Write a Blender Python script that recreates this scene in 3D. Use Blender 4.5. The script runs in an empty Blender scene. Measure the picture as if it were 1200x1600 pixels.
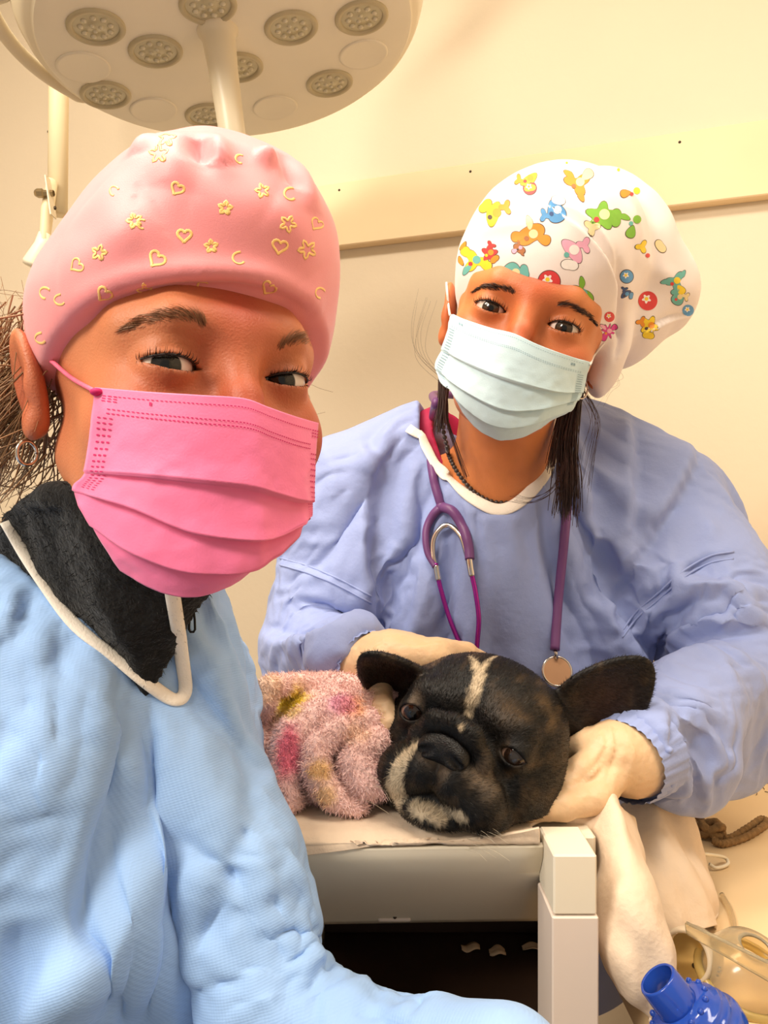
import bpy, bmesh, math
import numpy as np
from mathutils import Vector
from mathutils.bvhtree import BVHTree

SC = bpy.context.scene
COL = SC.collection
D = math.radians
CAM = np.array([0.0, 0.0, 1.25])
F = 1164.0                       # focal length in pixels of the 1200 x 1600 frame

# ---------------------------------------------------------------- camera
cd = bpy.data.cameras.new('camera')
cam = bpy.data.objects.new('camera', cd)
COL.objects.link(cam)
cam.location = CAM
cam.rotation_euler = (math.pi / 2, 0, 0)
cd.sensor_fit = 'VERTICAL'
cd.sensor_height = 24.0
cd.lens = 24.0 * F / 1600.0
cd.clip_start = 0.01
SC.camera = cam

# ---------------------------------------------------------------- world, lamps, exposure
w = bpy.data.worlds.new('World')
SC.world = w
w.use_nodes = True
w.node_tree.nodes['Background'].inputs[0].default_value = (1.0, 0.90, 0.76, 1)
w.node_tree.nodes['Background'].inputs[1].default_value = 0.44


def area(name, loc, size, power, color, rot=(0, 0, 0)):
    d = bpy.data.lights.new(name, 'AREA')
    d.shape = 'RECTANGLE'
    d.size, d.size_y = size
    d.energy = power
    d.color = color
    o = bpy.data.objects.new(name, d)
    o.location = loc
    o.rotation_euler = rot
    COL.objects.link(o)
    return o


area('ceiling_or_fill_light', (-0.55, 0.45, 2.66), (0.9, 0.3), 25.0, (1.0, 0.90, 0.76))
area('ceiling_or_fill_light', (0.55, 0.15, 2.66), (0.9, 0.3), 14.0, (1.0, 0.90, 0.76))
area('ceiling_or_fill_light', (-1.15, -0.65, 2.40), (0.9, 0.3), 42.0, (1.0, 0.90, 0.76), (D(22), D(-28), 0))  # added fill behind the camera, hung below the ceiling; no lamp known there
SC.view_settings.view_transform = 'Standard'
SC.view_settings.look = 'None'
SC.view_settings.exposure = 0.0
SC.view_settings.gamma = 1.0
SC.view_settings.use_curve_mapping = False
SC.cycles.max_bounces = 6
SC.cycles.diffuse_bounces = 3
SC.cycles.transmission_bounces = 6
SC.cycles.transparent_max_bounces = 8


# ---------------------------------------------------------------- small maths
def P(px, py, y):
    """point of the room seen at photo pixel (px, py), y metres in front of the camera"""
    return np.array([(px - 600.0) / F * y, y, CAM[2] - (py - 800.0) / F * y])


def ray(px, py):
    d = np.array([(px - 600.0) / F, 1.0, -(py - 800.0) / F])
    return d / np.linalg.norm(d)


def unit(v):
    v = np.asarray(v, float)
    return v / max(1e-12, np.linalg.norm(v))


def rx(a):
    c, s = math.cos(a), math.sin(a)
    return np.array([[1, 0, 0], [0, c, -s], [0, s, c]])


def ry(a):
    c, s = math.cos(a), math.sin(a)
    return np.array([[c, 0, s], [0, 1, 0], [-s, 0, c]])


def rz(a):
    c, s = math.cos(a), math.sin(a)
    return np.array([[c, -s, 0], [s, c, 0], [0, 0, 1]])


def rot(yaw=0, pitch=0, roll=0):
    return rz(D(yaw)) @ rx(D(pitch)) @ ry(D(roll))


def catmull(pts, n):
    """n points along a Catmull-Rom curve through pts"""
    p = np.asarray(pts, float)
    m = len(p)
    q = np.vstack([2 * p[0] - p[1], p, 2 * p[-1] - p[-2]])
    t = np.linspace(0, m - 1 - 1e-9, n)
    i = t.astype(int)
    f = (t - i)[:, None]
    a, b, c, d = q[i], q[i + 1], q[i + 2], q[i + 3]
    return 0.5 * (2 * b + (c - a) * f + (2 * a - 5 * b + 4 * c - d) * f * f + (3 * b - a - 3 * c + d) * f ** 3)


_rs = np.random.RandomState(7)
_tab = _rs.rand(32, 32, 32)


def vnoise(p):
    """smooth value noise in -1..1"""
    p = np.asarray(p, float)
    i = np.floor(p).astype(int)
    f = p - i
    f = f * f * (3 - 2 * f)
    i &= 31
    j = (i + 1) & 31
    x0, y0, z0 = i.T
    x1, y1, z1 = j.T
    fx, fy, fz = f.T
    t = _tab
    c = ((t[x0, y0, z0] * (1 - fx) + t[x1, y0, z0] * fx) * (1 - fy) + (t[x0, y1, z0] * (1 - fx) + t[x1, y1, z0] * fx) * fy) * (1 - fz) \
        + ((t[x0, y0, z1] * (1 - fx) + t[x1, y0, z1] * fx) * (1 - fy) + (t[x0, y1, z1] * (1 - fx) + t[x1, y1, z1] * fx) * fy) * fz
    return c * 2 - 1


def fbm(p, oct=3):
    s, a = 0, 1.0
    for k in range(oct):
        s = s + a * vnoise(np.asarray(p) * 2 ** k + 11.3 * k)
        a *= 0.5
    return s


def crumple(p, freq, seed, n=5):
    """creased relief such as stiff thin cloth takes"""
    r = np.random.RandomState(seed)
    wp = p + 0.25 / freq * np.stack([vnoise(p * freq * 0.5 + 3), vnoise(p * freq * 0.5 + 17), vnoise(p * freq * 0.5 + 29)], 1)
    s = np.zeros(len(p))
    for k in range(n):
        d = unit(r.randn(3)) * freq * (0.7 + r.rand())
        s += (0.36 - np.abs(np.sin(wp @ d + r.rand() * 6))) * (0.5 + 0.5 * vnoise(p * freq * 0.35 + 7 * k))
    return s / n


# ---------------------------------------------------------------- signed distance shapes
def ell(p, c, r, R=None):
    q = p - np.asarray(c, float)
    if R is not None:
        q = q @ R
    r = np.asarray(r, float)
    k0 = np.linalg.norm(q / r, axis=1)
    k1 = np.linalg.norm(q / (r * r), axis=1)
    return k0 * (k0 - 1) / np.maximum(k1, 1e-9)


def cone(p, a, b, ra, rb):
    a = np.asarray(a, float)
    b = np.asarray(b, float)
    ab = b - a
    t = np.clip((p - a) @ ab / (ab @ ab), 0, 1)
    return np.linalg.norm(p - a - t[:, None] * ab, axis=1) - (ra + (rb - ra) * t)


def smin(a, b, k):
    h = np.clip(0.5 + 0.5 * (b - a) / k, 0, 1)
    return b + (a - b) * h - k * h * (1 - h)


def smax(a, b, k):
    return -smin(-a, -b, k)


def chain(p, pts, rad, k=0.004):
    d = None
    for i in range(len(pts) - 1):
        e = cone(p, pts[i], pts[i + 1], rad[i], rad[i + 1])
        d = e if d is None else smin(d, e, k)
    return d


def nets(f, lo, hi, h, B=8, slack=1.7):
    """surface of f = 0 as a quad mesh (naive surface nets on the blocks near the surface)"""
    lo = np.asarray(lo, float)
    hi = np.asarray(hi, float)
    nb = np.ceil((hi - lo) / (h * B)).astype(int)
    n = nb * B
    V = np.empty(n, np.float32)
    bi = np.stack(np.meshgrid(*[np.arange(k) for k in nb], indexing='ij'), -1).reshape(-1, 3)
    bc = lo + (bi * B + (B - 1) / 2) * h
    dc = f(bc)
    sgn = np.where(dc < 0, -1.0, 1.0).reshape(nb).astype(np.float32)
    V[:] = np.repeat(np.repeat(np.repeat(sgn, B, 0), B, 1), B, 2)
    act = bi[np.abs(dc) < h * B * 0.87 * slack]
    off = np.stack(np.meshgrid(*[np.arange(B)] * 3, indexing='ij'), -1).reshape(-1, 3)
    for s in range(0, len(act), 600):
        ii = (act[s:s + 600, None, :] * B + off[None]).reshape(-1, 3)
        V[ii[:, 0], ii[:, 1], ii[:, 2]] = f(lo + ii * h)
    neg = V < 0
    c = [(a, b, d) for a in (0, 1) for b in (0, 1) for d in (0, 1)]
    sl = lambda A, a, b, d: A[a:n[0] - 1 + a, b:n[1] - 1 + b, d:n[2] - 1 + d]
    cnt = np.zeros(n - 1, np.int8)
    for o in c:
        cnt += sl(neg, *o)
    cells = np.argwhere((cnt > 0) & (cnt < 8))
    vals = {o: V[cells[:, 0] + o[0], cells[:, 1] + o[1], cells[:, 2] + o[2]].astype(float) for o in c}
    acc = np.zeros((len(cells), 3))
    num = np.zeros(len(cells))
    for o in c:
        for ax in range(3):
            if o[ax] == 0:
                q = list(o)
                q[ax] = 1
                a, b = vals[o], vals[tuple(q)]
                m = (a < 0) != (b < 0)
                t = np.where(m, a / np.where(m, a - b, 1), 0)
                pt = np.tile(np.array(o, float), (len(cells), 1))
                pt[:, ax] += t
                acc[m] += pt[m]
                num[m] += 1
    verts = lo + (cells + acc / num[:, None]) * h
    idx = -np.ones(n - 1, np.int64)
    idx[cells[:, 0], cells[:, 1], cells[:, 2]] = np.arange(len(cells))
    faces = []
    for ax in range(3):
        u, v = (ax + 1) % 3, (ax + 2) % 3
        A = np.take(neg, np.arange(n[ax] - 1), ax)
        Bn = np.take(neg, np.arange(1, n[ax]), ax)
        e = np.argwhere(A != Bn)
        e = e[(e[:, u] > 0) & (e[:, v] > 0) & (e[:, u] < n[u] - 1) & (e[:, v] < n[v] - 1)]
        q = []
        for du, dv in ((-1, -1), (0, -1), (0, 0), (-1, 0)):
            g = e.copy()
            g[:, u] += du
            g[:, v] += dv
            q.append(idx[g[:, 0], g[:, 1], g[:, 2]])
        q = np.stack(q, 1)
        fl = ~A[e[:, 0], e[:, 1], e[:, 2]]
        q[fl] = q[fl][:, ::-1]
        faces.append(q)
    faces = np.vstack(faces)
    faces = faces[(faces >= 0).all(1)]
    for _ in range(2):                                   # settle the vertices on the surface
        d = f(verts)
        e = h * 0.3
        g = np.stack([f(verts + np.eye(3)[k] * e) - d for k in range(3)], 1) / e
        gl = np.maximum((g * g).sum(1), 0.15)
        st = g * (d / gl)[:, None]
        ln = np.linalg.norm(st, axis=1)
        st *= np.minimum(1, h * 0.6 / np.maximum(ln, 1e-9))[:, None]
        verts = verts - st
    return verts, faces


# ---------------------------------------------------------------- meshes
def normals(V, Fc):
    N = np.zeros_like(V)
    Fc = np.asarray(Fc)
    a, b, c, d = V[Fc[:, 0]], V[Fc[:, 1]], V[Fc[:, 2]], V[Fc[:, -1]]
    fn = np.cross(c - a, d - b) if Fc.shape[1] == 4 else np.cross(b - a, c - a)
    for k in range(Fc.shape[1]):
        np.add.at(N, Fc[:, k], fn)
    return N / np.maximum(np.linalg.norm(N, axis=1), 1e-12)[:, None]


def relax(V, Fc, it=1, w=0.5):
    Fc = np.asarray(Fc)
    a = np.concatenate([Fc[:, k] for k in range(Fc.shape[1])])
    b = np.concatenate([np.roll(Fc, -1, 1)[:, k] for k in range(Fc.shape[1])])
    for _ in range(it):
        S = np.zeros_like(V)
        n = np.zeros(len(V))
        np.add.at(S, a, V[b])
        np.add.at(S, b, V[a])
        np.add.at(n, a, 1)
        np.add.at(n, b, 1)
        V = V * (1 - w) + w * S / np.maximum(n, 1)[:, None]
    return V


class MB:
    """collects pieces of one mesh"""

    def __init__(s):
        s.v, s.f, s.m, s.n = [], [], [], 0

    def add(s, V, Fc, mi=0):
        s.v.append(np.asarray(V, float).reshape(-1, 3))
        for q in (Fc if isinstance(Fc, list) else [np.asarray(Fc)]):
            q = np.asarray(q)
            if q.ndim == 1:
                q = q[None]
            s.f.append(q + s.n)
            s.m.append(np.full(len(q), mi))
        s.n += len(s.v[-1])
        return s

    def box(s, lo, hi, R=None, c=(0, 0, 0), mi=0, bevel=0.0):
        lo = np.array(lo, float)
        hi = np.array(hi, float)
        V = []
        b = min(bevel, 0.49 * float((hi - lo).min()))
        if b <= 0:
            V = np.array([[x, y, z] for x in (lo[0], hi[0]) for y in (lo[1], hi[1]) for z in (lo[2], hi[2])])
            Fc = [np.array([[0, 1, 3, 2], [4, 6, 7, 5], [0, 4, 5, 1], [2, 3, 7, 6], [0, 2, 6, 4], [1, 5, 7, 3]])]
        else:
            V, q4, q3 = [], [], []
            id = {}
            for cx in (0, 1):
                for cy in (0, 1):
                    for cz in (0, 1):
                        cc = (cx, cy, cz)
                        for ax in range(3):
                            p = [0, 0, 0]
                            for k in range(3):
                                e = (lo[k], hi[k])[cc[k]]
                                p[k] = e if k == ax else e + (b if cc[k] == 0 else -b)
                            id[cc, ax] = len(V)
                            V.append(p)
                        t = [id[cc, 0], id[cc, 1], id[cc, 2]]
                        q3.append(t if (cx + cy + cz) % 2 else t[::-1])
            V = np.array(V)
            for ax in range(3):
                u, v = (ax + 1) % 3, (ax + 2) % 3
                for sd in (0, 1):
                    q = []
                    for a, bb in ((0, 0), (1, 0), (1, 1), (0, 1)):
                        cc = [0, 0, 0]
                        cc[ax], cc[u], cc[v] = sd, a, bb
                        q.append(id[tuple(cc), ax])
                    q4.append(q if sd else q[::-1])
                for a in (0, 1):
                    for bb in (0, 1):
                        c0, c1 = [0, 0, 0], [0, 0, 0]
                        c0[ax], c1[ax] = 0, 1
                        c0[u] = c1[u] = a
                        c0[v] = c1[v] = bb
                        c0, c1 = tuple(c0), tuple(c1)
                        q = [id[c0, u], id[c0, v], id[c1, v], id[c1, u]]
                        q4.append(q if a == bb else q[::-1])
            Fc = [np.array(q4), np.array(q3)]
        if R is not None:
            V = V @ np.asarray(R).T
        return s.add(V + np.asarray(c, float), Fc, mi)

    def tube(s, pts, r, n=10, mi=0, caps=True, flat=1.0):
        p = np.asarray(pts, float)
        m = len(p)
        r = np.broadcast_to(np.asarray(r, float), (m,))
        T = np.gradient(p, axis=0)
        T /= np.maximum(np.linalg.norm(T, axis=1), 1e-12)[:, None]
        up = np.array([0, 0, 1.0]) if abs(T[0][2]) < 0.9 else np.array([1.0, 0, 0])
        U = unit(np.cross(up, T[0]))
        V = []
        a = np.arange(n) / n * 2 * math.pi
        for i in range(m):
            U = unit(U - T[i] * (U @ T[i]))
            W = np.cross(T[i], U)
            V.append(p[i] + r[i] * (np.cos(a)[:, None] * U + flat * np.sin(a)[:, None] * W))
        V = np.vstack(V)
        i = np.arange(m - 1)[:, None] * n
        j = np.arange(n)[None]
        j2 = (j + 1) % n
        q = np.stack([i + j, i + j2, i + n + j2, i + n + j], -1).reshape(-1, 4)
        Fc = [q]
        if caps:
            V = np.vstack([V, p[0], p[-1]])
            k = np.arange(n)
            k2 = (k + 1) % n
            Fc.append(np.stack([k2, k, np.full(n, m * n)], 1))
            Fc.append(np.stack([k + (m - 1) * n, k2 + (m - 1) * n, np.full(n, m * n + 1)], 1))
        return s.add(V, Fc, mi)

    def lathe(s, prof, n=48, R=None, c=(0, 0, 0), mi=0):
        """prof: (radius, z) pairs turned about local z"""
        pr = np.asarray(prof, float)
        a = np.arange(n) / n * 2 * math.pi
        V = np.stack([pr[:, 0, None] * np.cos(a), pr[:, 0, None] * np.sin(a), np.repeat(pr[:, 1, None], n, 1)], -1).reshape(-1, 3)
        i = np.arange(len(pr) - 1)[:, None] * n
        j = np.arange(n)[None]
        j2 = (j + 1) % n
        q = np.stack([i + j, i + j2, i + n + j2, i + n + j], -1).reshape(-1, 4)
        if R is not None:
            V = V @ np.asarray(R).T
        return s.add(V + np.asarray(c, float), [q], mi)

    def ribbon(s, pts, nrm, w, th, n=12):
        p = np.asarray(pts, float)
        T = np.gradient(p, axis=0)
        T /= np.maximum(np.linalg.norm(T, axis=1), 1e-12)[:, None]
        W = np.cross(T, nrm)
        W /= np.maximum(np.linalg.norm(W, axis=1), 1e-12)[:, None]
        Nn = np.cross(W, T)
        a = np.arange(n) / n * 2 * math.pi
        V = p[:, None, :] + w * np.cos(a)[None, :, None] * W[:, None, :] + th * np.sin(a)[None, :, None] * Nn[:, None, :]
        m = len(p)
        return s.add(V.reshape(-1, 3), [quads(m, n, True), np.arange(n)[::-1][None], np.arange(n)[None] + (m - 1) * n])

    def ball(s, c, r, n=12, R=None, mi=0):
        t = np.linspace(0, math.pi, n // 2 + 1)
        pr = np.stack([np.sin(t), -np.cos(t)], 1)
        pr[0, 0] = pr[-1, 0] = 1e-4
        a = np.arange(n) / n * 2 * math.pi
        V = np.stack([pr[:, 0, None] * np.cos(a), pr[:, 0, None] * np.sin(a), np.repeat(pr[:, 1, None], n, 1)], -1).reshape(-1, 3)
        V = V * np.asarray(r, float)
        i = np.arange(len(pr) - 1)[:, None] * n
        j = np.arange(n)[None]
        j2 = (j + 1) % n
        q = np.stack([i + j, i + j2, i + n + j2, i + n + j], -1).reshape(-1, 4)
        if R is not None:
            V = V @ np.asarray(R).T
        return s.add(V + np.asarray(c, float), [q], mi)

    def obj(s, name, mat, parent=None, **k):
        o = obj(name, np.vstack(s.v), s.f, mat, parent, mi=np.concatenate(s.m), **k)
        if s.n < 20000:
            bm = bmesh.new()
            bm.from_mesh(o.data)
            bmesh.ops.recalc_face_normals(bm, faces=bm.faces)
            bm.to_mesh(o.data)
            bm.free()
        return o


def origin_of(o):
    while o.parent is not None:
        o = o.parent
    return np.array(o.location)


def obj(name, V, Fs, mats, parent=None, loc=None, smooth=True, col=None, mi=None, label=None):
    me = bpy.data.meshes.new(name)
    V = np.asarray(V, float)
    if not isinstance(Fs, list):
        Fs = [np.asarray(Fs)]
    base = origin_of(parent) if parent is not None else (np.zeros(3) if loc is None else np.asarray(loc, float))
    V = V - base
    me.vertices.add(len(V))
    me.vertices.foreach_set('co', V.astype(np.float32).ravel())
    lv = np.concatenate([f.ravel() for f in Fs]).astype(np.int32)
    tot = np.concatenate([np.full(len(f), f.shape[1]) for f in Fs]).astype(np.int32)
    st = np.concatenate([[0], np.cumsum(tot)[:-1]]).astype(np.int32)
    me.loops.add(len(lv))
    me.loops.foreach_set('vertex_index', lv)
    me.polygons.add(len(tot))
    me.polygons.foreach_set('loop_start', st)
    me.polygons.foreach_set('loop_total', tot)
    me.polygons.foreach_set('use_smooth', np.full(len(tot), smooth))
    if not isinstance(mats, (list, tuple)):
        mats = [mats]
    for m in mats:
        me.materials.append(m)
    if mi is not None:
        me.polygons.foreach_set('material_index', np.asarray(mi, np.int32))
    me.update(calc_edges=True)
    if col is not None:
        at = me.color_attributes.new('Col', 'FLOAT_COLOR', 'POINT')
        c4 = np.ones((len(V), 4), np.float32)
        c4[:, :3] = col
        at.data.foreach_set('color', c4.ravel())
    o = bpy.data.objects.new(name, me)
    COL.objects.link(o)
    if parent is not None:
        o.parent = parent
    else:
        o.location = base
    if label:
        o['label'] = label
    return o


def thing(name, label, cat, loc, group=None):
    o = bpy.data.objects.new(name, None)
    o.empty_display_size = 0.02
    COL.objects.link(o)
    o.location = loc
    return tag(o, label, cat, group)


def tag(o, label, cat, group=None):
    o['label'] = label
    o['category'] = cat
    if group:
        o['group'] = group
    return o


def struct(o):
    o['kind'] = 'structure'
    return o


def stuff(o):
    o['kind'] = 'stuff'
    return o


def bvh(V, Fs):
    if not isinstance(Fs, list):
        Fs = [Fs]
    pl = []
    for f in Fs:
        pl += f.tolist()
    return BVHTree.FromPolygons(V.tolist(), pl)


def hit(t, px, py, off=0.0, default=None):
    """point on a built surface under a photo pixel, lifted off it by off along its normal"""
    d = ray(px, py)
    h = t.ray_cast(Vector(CAM), Vector(d))
    if h[0] is None:
        if default is None:
            return None, None
        return P(px, py, default), np.array([0, -1.0, 0])
    n = np.array(h[1])
    if n @ d > 0:
        n = -n
    return np.array(h[0]) + n * off, n


def hits(t, pts, off=0.0, default=0.7):
    return np.array([hit(t, x, y, off, default)[0] for x, y in pts])


def near(t, p, off=0.0):
    h = t.find_nearest(Vector(p))
    return np.array(h[0]) + np.array(h[1]) * off, np.array(h[1])


def folds(V, N, t, strokes, gain=1.0, widen=1.0):
    """model cloth folds: every stroke is a crease line on the surface with a width, a height and a profile"""
    out = np.zeros(len(V))
    for st in strokes:
        pts, w, h = st[0], st[1] * widen, st[2]
        kind = st[3] if len(st) > 3 else 'ridge'
        q = []
        for x, y in pts:
            a, n = hit(t, x, y)
            if a is not None:
                q.append(np.concatenate([a, n]))
        if len(q) < 2:
            continue
        q = catmull(np.array(q), max(8, 5 * len(q)))
        Q, QN = q[:, :3], q[:, 3:]
        lo, hi = Q.min(0) - 3 * w, Q.max(0) + 3 * w
        ix = np.where(((V > lo) & (V < hi)).all(1))[0]
        if not len(ix):
            continue
        p = V[ix]
        best = np.full(len(p), 1e9)
        sg = np.zeros(len(p))
        tt = np.zeros(len(p))
        for i in range(len(Q) - 1):
            ab = Q[i + 1] - Q[i]
            u = np.clip((p - Q[i]) @ ab / (ab @ ab + 1e-12), 0, 1)
            dv = p - Q[i] - u[:, None] * ab
            d = np.linalg.norm(dv, axis=1)
            m = d < best
            best[m] = d[m]
            side = np.cross(unit(ab), unit(QN[i]))
            sg[m] = (dv @ side)[m]
            tt[m] = ((i + u) / (len(Q) - 1))[m]
        env = np.clip(np.sin(math.pi * np.clip(tt, 0.02, 0.98)), 0, 1) ** 0.6
        facing = (N[ix] @ unit(QN.mean(0))) > -0.35
        x = best / w
        s = sg / w
        if kind == 'ridge':
            y = np.exp(-x * x)
        elif kind == 'sharp':
            y = np.exp(-x * 1.5)
        elif kind == 'valley':
            y = -np.exp(-x * x)
        elif kind == 'crease':
            y = -np.exp(-x * 1.5)
        else:                                            # step: rises to a lip on the right of the stroke, falls on the left
            y = np.where(s > 0, np.exp(-s * 0.8), -np.exp(s * 1.6) * 0.8) * np.exp(-np.maximum(0, x - np.abs(s)) ** 2)
            y = y * np.tanh(np.abs(s) * 8)
        out[ix] += gain * h * y * env * facing
    return V + N * out[:, None]


def drape(V, Fc, body, pin, frames=18, grow=0.18, bend=0.2, mass=0.25, stiff=30):
    """let the cloth mesh settle over a body: it is cut a little larger than the body, hangs and buckles into folds"""
    ob = obj('cloth', V, Fc, [])
    co = obj('form', body[0], body[1], [])
    co.modifiers.new('collision', 'COLLISION')
    co.collision.thickness_outer = 0.002
    co.collision.cloth_friction = 15
    vg = ob.vertex_groups.new(name='pin')
    vg.add(np.where(pin)[0].tolist(), 1.0, 'REPLACE')
    m = ob.modifiers.new('cloth', 'CLOTH')
    st = m.settings
    st.quality = 3
    st.mass = mass
    st.tension_stiffness = st.compression_stiffness = stiff
    st.shear_stiffness = 10
    st.bending_stiffness = bend
    st.vertex_group_mass = 'pin'
    st.shrink_min = st.shrink_max = -grow
    st.air_damping = 3
    m.collision_settings.distance_min = 0.003
    m.point_cache.frame_start = 1
    m.point_cache.frame_end = frames
    for k in range(1, frames + 1):
        SC.frame_set(k)
    me = ob.evaluated_get(bpy.context.evaluated_depsgraph_get()).data
    W = np.empty(len(V) * 3, np.float32)
    me.vertices.foreach_get('co', W)
    for o in (ob, co):
        d = o.data
        bpy.data.objects.remove(o)
        bpy.data.meshes.remove(d)
    SC.frame_set(1)
    return W.reshape(-1, 3).astype(float)


def grid(ctrl, nu, nv):
    """smooth surface through a net of control points: rows x cols x 3 -> nv x nu x 3"""
    c = np.asarray(ctrl, float)
    a = np.stack([catmull(r, nu) for r in c], 0)
    return np.stack([catmull(a[:, k], nv) for k in range(nu)], 1)


def quads(nv, nu, wrap=False):
    i = np.arange(nv - 1)[:, None] * nu
    j = np.arange(nu if wrap else nu - 1)[None]
    j2 = (j + 1) % nu
    return np.stack([i + j, i + j2, i + nu + j2, i + nu + j], -1).reshape(-1, 4)


def grid_normals(G):
    du = np.gradient(G, axis=1)
    dv = np.gradient(G, axis=0)
    n = np.cross(dv, du)
    return n / np.maximum(np.linalg.norm(n, axis=-1), 1e-12)[..., None]


def sheet(G, th):
    """closed sheet of thickness th from a grid (front = G, back = G - n th)"""
    nv, nu = G.shape[:2]
    n = grid_normals(G)
    V = np.vstack([G.reshape(-1, 3), (G - n * th).reshape(-1, 3)])
    q = quads(nv, nu)
    o = nv * nu
    Fc = [q[:, ::-1], q + o]
    ring = list(range(nu)) + [r * nu + nu - 1 for r in range(1, nv)] + [(nv - 1) * nu + c for c in range(nu - 2, -1, -1)] + [r * nu for r in range(nv - 2, 0, -1)]
    ring = np.array(ring)
    r2 = np.roll(ring, -1)
    Fc.append(np.stack([ring, r2, r2 + o, ring + o], 1))
    return V, Fc


def sample(V, Fc, n, seed, weight=None):
    """n random points on a quad mesh: positions, normals, vertex index of a corner"""
    r = np.random.RandomState(seed)
    a, b, c, d = [V[Fc[:, k]] for k in range(4)]
    ar = np.linalg.norm(np.cross(c - a, d - b), axis=1)
    if weight is not None:
        ar = ar * weight[Fc[:, 0]]
    f = r.choice(len(Fc), n, p=ar / ar.sum())
    u, v = r.rand(n, 1), r.rand(n, 1)
    p = (a[f] * (1 - u) + b[f] * u) * (1 - v) + (d[f] * (1 - u) + c[f] * u) * v
    nn = np.cross(c[f] - a[f], d[f] - b[f])
    return p, nn / np.maximum(np.linalg.norm(nn, axis=1), 1e-12)[:, None], Fc[f, 0]


def strands(p, d0, d1, L, w, seed=0, nrm=None):
    """tapered hair blades from p, starting along d0 and bending to d1; two quads' worth of triangles each"""
    n = len(p)
    r = np.random.RandomState(seed)
    L = np.broadcast_to(np.asarray(L, float), (n,))[:, None]
    side = np.cross(d0, r.randn(n, 3) if nrm is None else nrm + 0.25 * r.randn(n, 3))
    side /= np.maximum(np.linalg.norm(side, axis=1), 1e-9)[:, None]
    m = p + d0 * L * 0.5
    e = m + d1 * L * 0.5
    V = np.stack([p - side * w, p + side * w, m - side * w * 0.75, m + side * w * 0.75, e], 1).reshape(-1, 3)
    k = np.arange(n)[:, None] * 5
    q = k + np.array([[0, 1, 3, 2]])
    t = k + np.array([[2, 3, 4]])
    return V, [q, t]


# ---------------------------------------------------------------- materials
def lin(c):
    c = np.asarray(c, float) / 255.0
    return np.where(c <= 0.04045, c / 12.92, ((c + 0.055) / 1.055) ** 2.4)


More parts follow.
